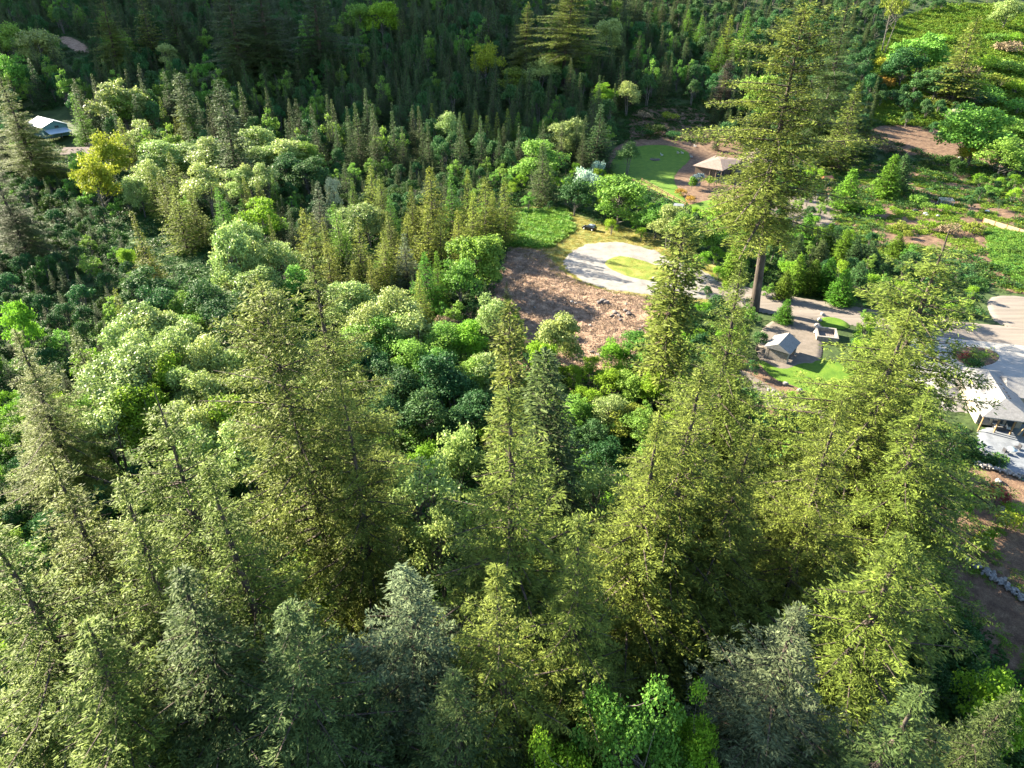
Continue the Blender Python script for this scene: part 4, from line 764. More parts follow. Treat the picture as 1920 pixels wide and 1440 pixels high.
LAND = [(1220, 500, 'the gravel loop'), (1000, 600, 'the left half of the dirt clearing'), (1180, 640, 'the right half of the dirt clearing'), (1105, 431, 'the parked black car'), (1165, 440, 'the big round tree by the car'), (1230, 300, 'the back lawn'),
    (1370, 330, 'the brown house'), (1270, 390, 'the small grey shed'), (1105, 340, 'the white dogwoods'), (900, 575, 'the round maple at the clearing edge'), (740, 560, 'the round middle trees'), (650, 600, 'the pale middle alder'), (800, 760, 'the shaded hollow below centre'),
    (860, 880, 'the round pale foreground tree'), (980, 1000, 'the foot of the huge middle fir'), (1250, 690, 'the foot of the column shaped fir'), (1430, 590, 'the giant bare trunk'), (1540, 560, 'the fir hedge above the lane'), (1500, 690, 'the courtyard'), (1480, 760, 'the boulder path'),
    (1650, 620, 'the lane hidden behind giant firs'), (1700, 420, 'the orchard shrubs'), (1600, 380, 'the thick firs by the orchard'), (1780, 385, 'the netted frame'), (1870, 420, 'the cream panel fence'), (1750, 280, 'the dirt terrace'), (1850, 300, 'the broad bright hillside tree'), (1740, 180, 'the tall hillside maple'),
    (1850, 110, 'the leaning golden fir'), (1620, 230, 'the tree right of the giant fir'), (1450, 150, 'the top of the giant gappy fir'), (1340, 130, 'the pointed firs at the wood edge'), (1370, 250, 'the brown spruce'), (1060, 180, 'the tall pale fir at top'), (905, 150, 'the lone yellow green tree at top'),
    (900, 290, 'the right half of the ridge row'), (820, 290, 'the left end of the ridge row'), (700, 60, 'the two bright maples at top'), (640, 180, 'the very dark firs at top'), (420, 230, 'the massive dark fir at top'), (480, 330, 'the long pale alder row'), (330, 370, 'the left end of the alder row'), (200, 330, 'the yellow green maple'),
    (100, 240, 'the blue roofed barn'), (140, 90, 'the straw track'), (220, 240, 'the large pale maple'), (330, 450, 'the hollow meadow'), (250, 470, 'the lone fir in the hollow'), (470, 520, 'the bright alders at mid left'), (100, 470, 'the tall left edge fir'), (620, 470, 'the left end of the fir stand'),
    (740, 470, 'the middle of the fir stand'), (900, 440, 'the right end of the fir stand'), (320, 650, 'the top of the pale grove'), (220, 760, 'the left side of the pale grove'), (430, 780, 'the lower end of the pale grove'), (150, 680, 'the lime maple left of the grove'), (60, 640, 'the left edge lime tree'), (80, 800, 'the mid left edge fir'),
    (180, 850, 'the gap below the left grove'), (660, 880, 'the shadowed gap left of centre'), (640, 1050, 'the bare trunks left of centre'), (760, 1000, 'the large airy pale tree'), (1130, 960, 'the pale tree between foreground firs'), (1100, 760, 'the shrubs below the clearing'), (1200, 860, 'the foreground slope right of the middle fir'), (1450, 1000, 'the dark pond'),
    (1850, 1080, 'the pale boulder row'), (1850, 950, 'the red maple garden'), (1900, 720, 'the grey roofed house'), (600, 1350, 'the bottom edge left of centre'), (1200, 1380, 'the deep green bottom tree'), (1500, 1400, 'the bottom edge right of centre'), (200, 1350, 'the bottom left corner'), (1850, 1350, 'the bottom right corner'), (30, 1000, 'the pale spreading left edge fir')]
LANDW = [(at(a, b), t) for a, b, t in LAND]
def near_label(d, x, y, z):
    b, t = min(LANDW, key=lambda q: (q[0].x - x) ** 2 + (q[0].y - y) ** 2); dx, dy = x - b.x, y - b.y
    if math.hypot(dx, dy) < 6: rel = 'right at'
    elif abs(dx) > abs(dy): rel = 'right of' if dx > 0 else 'left of'
    else: rel = 'behind' if dy > 0 else 'in front of'
    return f'{d} {rel} {t}'
DESC = {'bramble': 'dark green leafy tree', 'young_dark': 'dark green pointed fir', 'fir_dark': 'dark fir', 'teal': 'deep green leafy tree', 'green': 'green leafy tree', 'lime': 'light green leafy tree'}
for d, k, x, y, z, h, r, mt, where, fir in CAND:
    if counts[fir] < (130 if fir else 150):
        counts[fir] += 1
        lab = near_label(('tall ' if h > 15 else 'low ' if h < 7 else '') + DESC[mt], x, y, z)
        plant(k, (x, y, z), h, r, mt, 'young_fir' if fir else 'understory_tree', lab, 'fir tree' if fir else BT, lab)
    else: REST.setdefault((k, mt), []).append((x, y, z, h, r))
print('TRIS', {k: [len(v[1].polygons) for v in vs] for k, vs in PROTO.items()}); print('fill', len(CAND), counts, {k: len(v) for k, v in REST.items()}, 'placed', NF)

# ------------------------------------------------------------------ uncountable growth: scattered with geometry nodes
def join_mesh(name, tm, cm, mat):
    Vt = np.zeros(len(tm.vertices) * 3, np.float32); tm.vertices.foreach_get('co', Vt); Vc = np.zeros(len(cm.vertices) * 3, np.float32); cm.vertices.foreach_get('co', Vc)
    Ft = np.zeros(len(tm.loops), np.int32); tm.loops.foreach_get('vertex_index', Ft); Ft = Ft.reshape(-1, 4); Fc = np.zeros(len(cm.loops), np.int32); cm.loops.foreach_get('vertex_index', Fc); Fc = Fc.reshape(-1, 3)
    Ft3 = np.concatenate([Ft[:, [0, 1, 2]], Ft[:, [0, 2, 3]]]); n = len(Vt) // 3
    tone = np.zeros(len(cm.vertices), np.float32); cm.attributes['tone'].data.foreach_get('value', tone)
    return mesh_np(name, np.concatenate([Vt, Vc]), np.concatenate([Ft3, Fc + n]), [tm.materials[0], M[mat]], mi=np.concatenate([np.zeros(len(Ft3)), np.ones(len(Fc))]), tone=np.concatenate([np.zeros(n), tone]))
def scatter(name, pts, scl, src, seed=0, label=None, cat=None, tiltv=0.0):
    pts = np.asarray(pts, np.float32); scl = np.asarray(scl, np.float32)
    if scl.ndim == 1: scl = np.repeat(scl[:, None], 3, 1)
    me = bpy.data.meshes.new(name); me.vertices.add(len(pts)); me.vertices.foreach_set('co', pts.ravel())
    rng = np.random.default_rng(seed + 5)
    a = me.attributes.new('scl', 'FLOAT_VECTOR', 'POINT'); a.data.foreach_set('vector', scl.ravel())
    rot = np.stack([rng.normal(0, tiltv, len(pts)), rng.normal(0, tiltv, len(pts)), rng.uniform(0, 6.28, len(pts))], 1).astype(np.float32)
    a = me.attributes.new('rot', 'FLOAT_VECTOR', 'POINT'); a.data.foreach_set('vector', rot.ravel())
    o = link(bpy.data.objects.new(name, me)); tag(o, label, cat, kind='stuff')
    so_ = bpy.data.objects.new(name + '_source', src)
    ng = bpy.data.node_groups.new(name, 'GeometryNodeTree')
    ng.interface.new_socket('Geometry', in_out='INPUT', socket_type='NodeSocketGeometry'); ng.interface.new_socket('Geometry', in_out='OUTPUT', socket_type='NodeSocketGeometry')
    N = ng.nodes; L = ng.links; gi = N.new('NodeGroupInput'); go = N.new('NodeGroupOutput'); iop = N.new('GeometryNodeInstanceOnPoints'); oi = N.new('GeometryNodeObjectInfo')
    oi.inputs['Object'].default_value = so_; oi.inputs['As Instance'].default_value = True
    m2p = N.new('GeometryNodeMeshToPoints')
    s_ = N.new('GeometryNodeInputNamedAttribute'); s_.data_type = 'FLOAT_VECTOR'; s_.inputs['Name'].default_value = 'scl'
    r_ = N.new('GeometryNodeInputNamedAttribute'); r_.data_type = 'FLOAT_VECTOR'; r_.inputs['Name'].default_value = 'rot'
    L.new(gi.outputs[0], m2p.inputs[0]); L.new(m2p.outputs[0], iop.inputs['Points']); L.new(oi.outputs['Geometry'], iop.inputs['Instance'])
    L.new(s_.outputs['Attribute'], iop.inputs['Scale']); L.new(r_.outputs['Attribute'], iop.inputs['Rotation']); L.new(iop.outputs[0], go.inputs[0])
    md = o.modifiers.new('scatter', 'NODES'); md.node_group = ng
    return o
for i, ((k, mt), lst) in enumerate(sorted(REST.items())):
    tm, cm, h0, r0 = PROTO[k][i % len(PROTO[k])]
    scatter('far_woods', [(a[0], a[1], a[2]) for a in lst], [(a[4] / r0, a[4] / r0, a[3] / h0) for a in lst], join_mesh('far_tree', tm, cm, mt), seed=i, label='distant mass of ' + DESC[mt] + 's toward the top', cat='woods')

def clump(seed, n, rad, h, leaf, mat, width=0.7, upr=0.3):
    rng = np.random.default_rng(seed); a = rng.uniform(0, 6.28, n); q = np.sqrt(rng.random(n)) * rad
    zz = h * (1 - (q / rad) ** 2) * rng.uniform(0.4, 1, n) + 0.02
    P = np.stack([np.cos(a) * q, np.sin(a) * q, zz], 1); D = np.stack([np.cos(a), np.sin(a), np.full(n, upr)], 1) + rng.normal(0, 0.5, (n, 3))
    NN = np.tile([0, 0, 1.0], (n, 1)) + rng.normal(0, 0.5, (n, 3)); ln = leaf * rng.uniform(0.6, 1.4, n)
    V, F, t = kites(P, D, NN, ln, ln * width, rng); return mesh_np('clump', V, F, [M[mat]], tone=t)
def tuft(seed, n, rad, h, mat):
    rng = np.random.default_rng(seed); P = np.stack([rng.normal(0, rad, n), rng.normal(0, rad, n), np.full(n, -0.02)], 1)
    D = np.stack([rng.normal(0, 0.45, n), rng.normal(0, 0.45, n), np.ones(n)], 1); ln = h * rng.uniform(0.5, 1.3, n)
    V, F, t = kites(P, D, rng.normal(0, 1, (n, 3)), ln, ln * 0.16, rng); return mesh_np('tuft', V, F, [M[mat]], tone=t)
def scatter_pts(poly_px, dens, seed, excl=(), zoff=0.0, clumpy=0.0):
    poly = np.array([at(*p)[:2] for p in poly_px]); x0, y0 = poly.min(0); x1, y1 = poly.max(0); rng = np.random.default_rng(seed)
    n = int((x1 - x0) * (y1 - y0) * dens); P = np.stack([rng.uniform(x0, x1, n), rng.uniform(y0, y1, n)], 1); P = P[inside_sd(P, poly) > 0]
    for e in excl:
        q = np.array([at(*p)[:2] for p in e]); P = P[inside_sd(P, q) < 0]
    if clumpy:
        m = np.array([mnoise.noise((p[0] * 0.12, p[1] * 0.12, seed)) for p in P]); P = P[m > clumpy]
    return np.stack([P[:, 0], P[:, 1], terrain(P[:, 0], P[:, 1]) + zoff], 1)

def floor_points(dens_fn, seed):
    rng = np.random.default_rng(seed); n = 60000; out = []
    y = rng.uniform(25, 520, n); x = rng.uniform(-1, 1, n) * (0.80 * (y * 0.848 + 40) + 5)
    return np.stack([x, y], 1)
cov_polys = [loop_out, [(1322, 515), (1480, 550), (1990, 620), (1990, 665), (1780, 640), (1470, 598), (1322, 566)],
    [(955, 462), (1020, 470), (1052, 512), (1110, 540), (1245, 560), (1262, 600), (1255, 650), (1180, 665), (1150, 700), (1060, 690), (930, 640), (900, 600), (935, 520)],
    [(930, 400), (1060, 395), (1110, 415), (1170, 428), (1240, 443), (1370, 510), (1370, 575), (1240, 566), (1060, 530), (950, 470)],
    [(1390, 610), (1475, 580), (1600, 595), (1620, 700), (1640, 760), (1560, 815), (1380, 715)], [(1680, 620), (2010, 650), (2010, 905), (1845, 850), (1680, 740)],
    [(1130, 320), (1150, 270), (1180, 195), (1300, 190), (1420, 260), (1420, 390), (1350, 415), (1290, 390), (1186, 345)],
    [(1380, 385), (1440, 370), (1560, 360), (1590, 400), (1540, 430), (1440, 420)], [(1720, 870), (2010, 880), (2010, 1320), (1880, 1260), (1760, 1080)], [(1835, 545), (2010, 545), (2010, 625), (1835, 600)],
    [(1625, 240), (1700, 232), (1880, 285), (1880, 302), (1740, 290)], [(110, 70), (135, 68), (158, 80), (165, 100), (112, 84)], [(1650, 395), (1900, 380), (1900, 470), (1780, 470), (1660, 450)], [(40, 215), (130, 200), (185, 262), (185, 292), (100, 270)]]
FP = floor_points(None, 3)
for c in cov_polys: FP = FP[inside_sd(FP, np.array([at(*p)[:2] for p in c])) < 0]
FP3 = np.stack([FP[:, 0], FP[:, 1], terrain(FP[:, 0], FP[:, 1]) - 0.1], 1)
rng = np.random.default_rng(4); thirds = rng.integers(0, 3, len(FP3))
near = FP3[:, 1] < 150
scatter('undergrowth', FP3[thirds == 0], rng.uniform(0.7, 1.9, (thirds == 0).sum()), clump(1, 110, 1.2, 0.9, 0.30, 'bramble'), 1, 'dark bramble undergrowth covering the forest floor', 'undergrowth', 0.1)
scatter('undergrowth', FP3[thirds == 1], rng.uniform(0.6, 1.6, (thirds == 1).sum()), clump(2, 110, 1.1, 0.7, 0.34, 'teal', width=0.5), 2, 'deep green leafy undergrowth below the trees', 'undergrowth', 0.1)
scatter('undergrowth', FP3[(thirds == 2) & near], rng.uniform(0.6, 1.5, ((thirds == 2) & near).sum()), clump(3, 100, 1.0, 1.0, 0.30, 'green'), 3, 'bright fern undergrowth below the foreground firs', 'undergrowth', 0.1)
vp = scatter_pts([(940, 400), (1060, 395), (1110, 415), (1240, 443), (1320, 490), (1370, 520), (1370, 570), (1240, 566), (1060, 530), (960, 465)], 3.0, 11, excl=[loop_out], zoff=0.02)
scatter('verge_grass', vp, rng.uniform(0.6, 1.6, len(vp)), tuft(4, 26, 0.22, 0.22, 'dry_grass'), 4, 'dry yellow green grass around the gravel loop', 'grass')
gp = scatter_pts([(930, 395), (1060, 392), (1075, 430), (1030, 465), (950, 462)], 1.6, 12)
scatter('tall_grass', gp, rng.uniform(0.7, 1.8, len(gp)), clump(5, 90, 0.9, 0.5, 0.4, 'green', width=0.3, upr=0.8), 5, 'green weed bank above the dirt clearing', 'grass', 0.1)
ip = scatter_pts(island_px, 4.0, 13, zoff=0.22)
scatter('island_grass', ip, rng.uniform(0.5, 1.2, len(ip)), tuft(6, 24, 0.2, 0.16, 'dry_grass'), 6, 'yellow grass on the island of the gravel loop', 'grass')
cp = scatter_pts([(955, 465), (1020, 470), (1052, 512), (1110, 540), (1245, 562), (1262, 600), (1250, 650), (1170, 690), (1150, 750), (1060, 720), (880, 670), (860, 600), (935, 520)], 4.0, 14, zoff=0.12)
ch = tuft(7, 9, 0.5, 0.0001, 'chips'); 
def chipmesh():
    r2 = np.random.default_rng(8); n = 14; P = np.stack([r2.normal(0, 0.35, n), r2.normal(0, 0.35, n), r2.uniform(0.0, 0.22, n)], 1)
    D = np.stack([r2.normal(0, 1, n), r2.normal(0, 1, n), r2.normal(0, 0.35, n)], 1); ln = r2.uniform(0.12, 0.55, n)
    V, F, t = kites(P, D, np.tile([0, 0, 1.0], (n, 1)) + r2.normal(0, .5, (n, 3)), ln, ln * 0.28, r2); return mesh_np('chips', V, F, [M['chips']], tone=t)
scatter('wood_debris', cp, rng.uniform(0.4, 1.3, len(cp)), chipmesh(), 7, 'wood chips and slash strewn over the dirt clearing', 'debris', 0.15)
op = scatter_pts([(1560, 330), (1660, 300), (1900, 300), (2010, 330), (2010, 560), (1880, 545), (1850, 500), (1760, 470), (1650, 480), (1560, 420)], 0.9, 15, clumpy=-0.05)
scatter('garden_weeds', op, rng.uniform(0.5, 1.5, len(op)), clump(9, 80, 0.8, 0.4, 0.28, 'grass', width=0.5), 8, 'green weeds over the right hand orchard slope', 'grass', 0.1)
hp = scatter_pts([(1560, 180), (1640, 110), (1680, 40), (1760, 10), (2000, 10), (2000, 240), (1900, 250), (1700, 235), (1600, 230)], 0.5, 16)
scatter('hillside_brambles', hp, rng.uniform(1.0, 3.0, len(hp)), clump(10, 110, 1.0, 0.7, 0.30, 'grass', width=0.5), 9, 'sunlit brambles and grass over the upper right hillside', 'brambles', 0.1)
mp_ = scatter_pts([(215, 420), (290, 385), (360, 390), (430, 430), (440, 500), (380, 520), (290, 505), (215, 480)], 1.2, 17)
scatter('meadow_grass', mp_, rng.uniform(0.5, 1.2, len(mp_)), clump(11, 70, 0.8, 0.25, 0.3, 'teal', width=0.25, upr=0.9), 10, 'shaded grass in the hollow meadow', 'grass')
bp2 = scatter_pts([(1180, 200), (1300, 195), (1350, 240), (1320, 275), (1270, 262), (1200, 262), (1150, 275)], 0.6, 21, clumpy=0.0)
scatter('garden_weeds', bp2, rng.uniform(0.5, 1.6, len(bp2)), clump(14, 80, 0.8, 0.5, 0.28, 'bramble', width=0.5), 13, 'dark weeds in the garden beds above the back lawn', 'grass', 0.1)
sp = scatter_pts([(1700, 880), (1830, 868), (1990, 900), (2010, 1100), (1990, 1320), (1880, 1260), (1800, 1180), (1720, 980)], 1.2, 18, clumpy=0.05)
scatter('garden_ground_cover', sp, rng.uniform(0.3, 0.9, len(sp)), clump(12, 110, 0.8, 0.5, 0.16, 'lime', width=0.6), 11, 'low green ground cover on the lower right garden slope', 'ground cover', 0.1)
bp = scatter_pts([(1850, 430), (1960, 440), (2010, 540), (1930, 540), (1860, 500)], 2.0, 19)
scatter('hedge_ground_cover', bp, rng.uniform(0.7, 1.4, len(bp)), clump(13, 110, 0.9, 0.9, 0.28, 'green', width=0.5), 12, 'dense green ground cover below the cream panel fence', 'ground cover', 0.1)

# ------------------------------------------------------------------ rocks
def rock_mesh(seed, sub=2):
    import bmesh
    bm = bmesh.new(); bmesh.ops.create_icosphere(bm, subdivisions=sub, radius=0.5)
    r_ = random.Random(seed); cuts = [(Vector((r_.gauss(0, 1), r_.gauss(0, 1), r_.gauss(0, 0.8))).normalized(), r_.uniform(0.28, 0.44)) for _ in range(9)]
    for v in bm.verts:
        for n, d in cuts:
            q = v.co.dot(n)
            if q > d: v.co -= n * (q - d)
        v.co += v.normal * mnoise.noise(v.co * 3 + Vector((seed, 0, 0))) * 0.07
    me = bpy.data.meshes.new('rock'); bm.to_mesh(me); bm.free(); me.materials.append(M['rock']); return me
ROCKS = [rock_mesh(i) for i in range(5)]; ROCKL = [rock_mesh(20 + i, 1) for i in range(5)]
def rock(px, py, s, label, mat='rock', group=None, zs=0.75, name='boulder', z0=0.12):
    b = at(px, py, 0); o = bpy.data.objects.new(name, rnd.choice(ROCKS)); link(o)
    o.location = (b.x, b.y, b.z + z0 + s * zs * 0.28); o.scale = (s * rnd.uniform(.85, 1.25), s * rnd.uniform(.8, 1.1), s * zs); o.rotation_euler = (0, 0, rnd.uniform(0, 6))
    if mat != 'rock': o.material_slots[0].link = 'OBJECT'; o.material_slots[0].material = M[mat]
    return tag(o, label, 'boulder', group)
rock(1227, 524, 1.2, 'pale boulder on the near edge of the grass island')
rock(1246, 508, 1.3, 'boulder at the far right edge of the grass island'); rock(1256, 526, 1.3, 'boulder at the right tip of the grass island')
rock(1072, 568, 1.0, 'grey rock in the shaded middle of the clearing'); rock(1079, 570, 0.8, 'smaller grey rock touching the shaded clearing rock'); rock(1002, 578, 0.7, 'small pale rock alone in the shaded left of the clearing')
rock(1107, 612, 0.9, 'pale rock in the lower shade of the clearing'); rock(1130, 568, 1.8, 'large dark rock in the sunny upper clearing', 'rock_dark'); rock(1137, 570, 1.6, 'angular rock right of the large dark clearing rock', 'rock_dark'); rock(1122, 570, 1.3, 'brown rock left of the large dark clearing rock', 'rock_dark')
rock(1174, 572, 0.9, 'small rock right of the clearing rock trio'); 
for i, (px, py, s) in enumerate([(1152, 588, 1.6), (1160, 594, 1.4), (1172, 584, 1.3), (1178, 590, 1.7), (1163, 602, 1.1), (1147, 594, 1.2), (1200, 620, 1.1), (1185, 628, 1.0), (1205, 614, 0.8), (1110, 662, 1.2), (1122, 668, 1.4), (1095, 672, 1.1), (1138, 660, 1.0)]):
    rock(px, py, s, ['dark stump root clod in the uprooted heap of the clearing', 'dark clod on the lower edge of the clearing'][i > 5], 'rock_dark', ['root clods heaped in the clearing', 'clods on the lower clearing edge'][i > 5], zs=0.6, name='root_clod')
for px, py, s, lb in [(1542, 592, 1.3, 'pale boulder at the top corner of the courtyard by the lane'), (1536, 602, 1.4, 'boulder second from the lane along the courtyard edge'), (1531, 614, 1.7, 'upright dark boulder above the stone planter'), (1529, 626, 1.5, 'pale boulder touching the stone planter corner'),
                      (1472, 723, 1.3, 'pale upright boulder below the courtyard lawn'), (1450, 737, 1.1, 'boulder at the left of the path rocks'), (1452, 743, 1.0, 'lower boulder at the left of the path rocks'), (1460, 743, 1.3, 'tall pale boulder in the middle of the path rocks'), (1499, 735, 1.4, 'boulder at the right end below the courtyard lawn'), (1475, 762, 1.2, 'lone pale boulder below the orange shrub'), (1440, 733, 0.9, 'small boulder above the gravel path'), (1466, 748, 0.9, 'small boulder right of the tall pale path boulder'),
                      (1852, 952, 1.0, 'pale rock left of the red maple'), (1878, 958, 1.3, 'pale rock under the red maple'), (1870, 904, 1.1, 'grey rock below the stone wall of the patio'), (1758, 407, 1.3, 'pale rock beside the orchard shrubs'), (1738, 405, 1.0, 'smaller pale rock left of the orchard rock')]:
    rock(px, py, s, lb)
def stone_row(name, a, b, n, size, width, label, layers=1, zb=0.1, group=None):
    A_, B_ = at(*a), at(*b); o = thing(name, A_, label, 'stone wall', group); r_ = random.Random(n)
    for i in range(n):
        t = i / (n - 1); p = A_.lerp(B_, t) - A_
        s = bpy.data.objects.new('stone', r_.choice(ROCKL)); link(s, o); q = size * r_.uniform(0.55, 1.35)
        s.location = (p.x + r_.gauss(0, width), p.y + r_.gauss(0, width), zb + q * 0.3 + r_.uniform(0, layers - 1) * size * 0.7); s.scale = (q * 1.15, q, q * 0.8); s.rotation_euler = (r_.gauss(0, .3), r_.gauss(0, .3), r_.uniform(0, 6))
    return o
stone_row('boulder_row', (1785, 1032), (1850, 1075), 42, 0.62, 0.45, 'upper part of the pale boulder row edging the lower right garden')
stone_row('boulder_row', (1848, 1072), (1930, 1135), 64, 0.72, 0.42, 'lower part of the pale boulder row, reaching the right edge')
stone_row('rock_wall', (1828, 872), (1935, 902), 95, 0.62, 0.35, 'grey dry stone wall below the patio of the grey roofed house', layers=2)
stone_row('pond_edging', (1430, 1000), (1490, 975), 40, 0.42, 0.3, 'ring of pale stones around the dark pond among foreground firs')
stone_row('pond_edging', (1415, 1060), (1430, 1000), 30, 0.42, 0.3, 'left arc of stones by the dark pond among foreground firs')

# ------------------------------------------------------------------ buildings
def V2(v): return (v[0], v[1])
def local(o, pts): return [(p[0] - o.location.x, p[1] - o.location.y, p[2] - o.location.z) for p in pts]
def hip(parent, a, ux, uy, lx, ly, z0, rise, mat, name='roof', over=0.0, th=0.18, hipl=None):
    """hip roof over a rectangle: corner a, unit axes ux, uy, sizes lx along ux, ly along uy; the ridge runs along uy"""
    A_ = Vector((a[0], a[1], 0)); ux = Vector((*ux, 0)); uy = Vector((*uy, 0)); hp_ = hipl if hipl is not None else lx / 2
    def P(i, j, z): q = A_ + ux * i + uy * j; return (q.x, q.y, z)
    V = [P(-over, -over, z0), P(lx + over, -over, z0), P(lx + over, ly + over, z0), P(-over, ly + over, z0), P(lx / 2, hp_, z0 + rise), P(lx / 2, ly - hp_, z0 + rise)]
    V += [(v[0], v[1], v[2] - th) for v in V[:4]]
    F = [(0, 1, 4), (1, 2, 5, 4), (2, 3, 5), (3, 0, 4, 5), (0, 6, 7, 1), (1, 7, 8, 2), (2, 8, 9, 3), (3, 9, 6, 0), (9, 8, 7, 6)]
    return part(name, local(parent, V), F, mat, parent)
# grey roofed house, right edge
C0 = Vector(atz(1843, 781, 3.6)[:2]); gx = (Vector(atz(1920, 791, 3.6)[:2]) - C0).normalized(); gy = Vector((-gx.y, gx.x)); HX, HY = C0.x + 3, C0.y + 3
house = thing('house', (HX, HY, 0), 'grey shingle roofed house at the right edge with covered patio', 'house')
hip(house, C0, gx, gy, 8.8, 19, 3.6, 2.0, M['roof_grey'], over=0.0)
E0 = C0 + gx * 6.8 + gy * 9.0
def rect(a, ux, uy, lx, ly): return [V2(a), V2(a + ux * lx), V2(a + ux * lx + uy * ly), V2(a + uy * ly)]
hip(house, E0 + gy * 8.4, -gy, gx, 8.4, 15, 3.5, 1.8, M['roof_grey'], hipl=0.5)
def walls(parent, poly, z0, z1, mat, name='wall'):
    return prism(name, [(p[0] - parent.location.x, p[1] - parent.location.y) for p in poly], z0, z1, mat, parent)
w_ = walls(house, rect(C0 + gx * 0.7 + gy * 3.0, gx, gy, 7.4, 15.2), 0.1, 3.40, M['wall_cream'])
walls(house, rect(E0 + gx * 1.2 + gy * 0.7, gx, gy, 12.5, 7.0), 0.1, 3.30, M['wall_cream'])
for i in range(3):
    p = C0 + gx * (1.9 + 2.2 * i) + gy * 2.96; q = box('window', (p.x - HX, p.y - HY, 1.55), (1.7, 0.12, 2.2), M['glass'], house, rz=math.atan2(gx.y, gx.x))
    box('window_frame', (p.x - HX - gy.x * .07, p.y - HY - gy.y * .07, 2.75), (1.9, 0.12, 0.14), M['white'], q, rz=math.atan2(gx.y, gx.x))
for i, (u, v) in enumerate([(0.4, 0.4), (3.0, 0.4), (5.6, 0.4), (7.8, 0.4)]):
    p = C0 + gx * u + gy * v; box('patio_post', (p.x - HX, p.y - HY, 1.75), (0.22, 0.22, 3.3), M['wood'], house)
for u, v in [(2.6, 8.8), (2.8, 7.4), (3.0, 6.2), (2.6, 10.5), (3.1, 5.3)]:
    p = C0 + gx * (4.1 + 1.6 * 0.6) + gy * v; box('roof_vent', (p.x - HX + 0.4, p.y - HY, 3.6 + 1.45), (0.35, 0.5, 0.35), M['dark'], house)
def chair(loc, rz, label, cushion='cushion', grp=None):
    o = thing('patio_chair', loc, label, 'chair', grp, rz)
    box('seat', (0, 0, 0.42), (0.75, 0.75, 0.14), M[cushion], o, bevel=0.03); box('backrest', (0, 0.36, 0.78), (0.75, 0.14, 0.62), M[cushion], o, bevel=0.03)
    for x in (-.34, .34):
        for y in (-.34, .34): box('leg', (x, y, 0.18), (0.06, 0.06, 0.36), M['dark'], o)
    return o
def gat(px, py, z=0.3): p = atz(px, py, z); return (p.x, p.y, z)
chair(gat(1863, 797), 0.1, 'white cushioned patio chair under the eave, left one of two'); chair(gat(1876, 799), -0.1, 'white cushioned patio chair under the eave, right one of two'); chair(gat(1889, 806), 1.2, 'white cushioned chair nearest the leaning cream umbrella')
sf = thing('patio_sofa', gat(1872, 806), 'dark patio sofa with pale cushion in front of the white chairs', 'sofa', rotz=-0.2)
box('seat', (0, 0, 0.35), (1.9, 0.8, 0.22), M['black'], sf); box('backrest', (0, -0.36, 0.65), (1.9, 0.14, 0.5), M['black'], sf); box('cushion', (0, 0.02, 0.52), (1.5, 0.55, 0.12), M['cushion'], sf)
um = thing('patio_umbrella', gat(1903, 822), 'closed cream umbrella standing on the patio', 'umbrella'); um.rotation_euler = (0.1, 0.22, 0)
V, F = tube_np([(0, 0, 0), (0, 0, 2.4)], [0.03, 0.03], 6); link(bpy.data.objects.new('pole', mesh_np('pole', V, F, [M['dark']])), um)
V, F = tube_np([(0, 0, 0.9), (0, 0, 1.3), (0, 0, 2.3), (0, 0, 2.5)], [0.17, 0.14, 0.08, 0.01], 8); link(bpy.data.objects.new('canopy', mesh_np('canopy', V, F, [M['panel']])), um)
tb = thing('patio_table', gat(1896, 848), 'glass topped round table on the lower patio', 'table')
V, F = tube_np([(0, 0, 0.70), (0, 0, 0.71), (0, 0, 0.74), (0, 0, 0.75)], [0.01, 0.8, 0.8, 0.01], 20); link(bpy.data.objects.new('tabletop', mesh_np('tabletop', V, F, [M['skyglass']])), tb)
for a in range(4): box('leg', (0.5 * math.cos(a * 1.57 + .7), 0.5 * math.sin(a * 1.57 + .7), 0.35), (0.05, 0.05, 0.7), M['white'], tb)
chair(gat(1884, 850), 1.6, 'dark chair left of the glass table', 'black'); chair(gat(1906, 842), -1.6, 'dark chair right of the glass table', 'black')

# brown house in the middle distance
BX, BY = atz(1400, 320, 0)[:2]
bh = thing('house', (BX, BY, 0), 'brown shingle roofed house behind the giant gappy fir', 'house')
q0 = atz(1355, 320, 5.0); qL = atz(1322, 300, 5.0); qR = atz(1395, 304, 4.2)
ux = Vector((qR.x - q0.x, qR.y - q0.y)); lx = ux.length; ux.normalize(); uy = Vector((-ux.y, ux.x)); ly = max(8.0, (Vector((qL.x, qL.y)) - Vector((q0.x, q0.y))).dot(uy))
hip(bh, (q0.x, q0.y), ux, uy, lx, ly, 5.0, 1.6, M['roof_brown'], hipl=min(lx / 2, ly / 2 - .3))
o_ = Vector((q0.x, q0.y))
walls(bh, rect(o_ + ux * 0.8 + uy * 3.0, ux, uy, lx - 1.6, ly - 3.8), 0, 4.8, M['wall_brown'])
B2 = o_ + ux * (lx - 3.5) - uy * 5.0
hip(bh, B2, ux, uy, 22, 9, 5.4, 2.2, M['roof_brown'], hipl=3.5)
walls(bh, rect(B2 + ux * 0.8 + uy * 0.8, ux, uy, 20.4, 7.4), 0, 5.2, M['wall_cream'])
hip(bh, B2 + ux * 6 - uy * 4.2, ux, uy, 6, 6, 4.6, 1.5, M['roof_brown'], name='porch_roof', hipl=2.9)
for u in (0.3, lx * 0.35, lx * 0.65, lx - 0.4):
    p = o_ + ux * u + uy * 0.4; box('porch_post', (p.x - BX, p.y - BY, 2.45), (0.35, 0.35, 4.9), M['wall_brown'], bh)
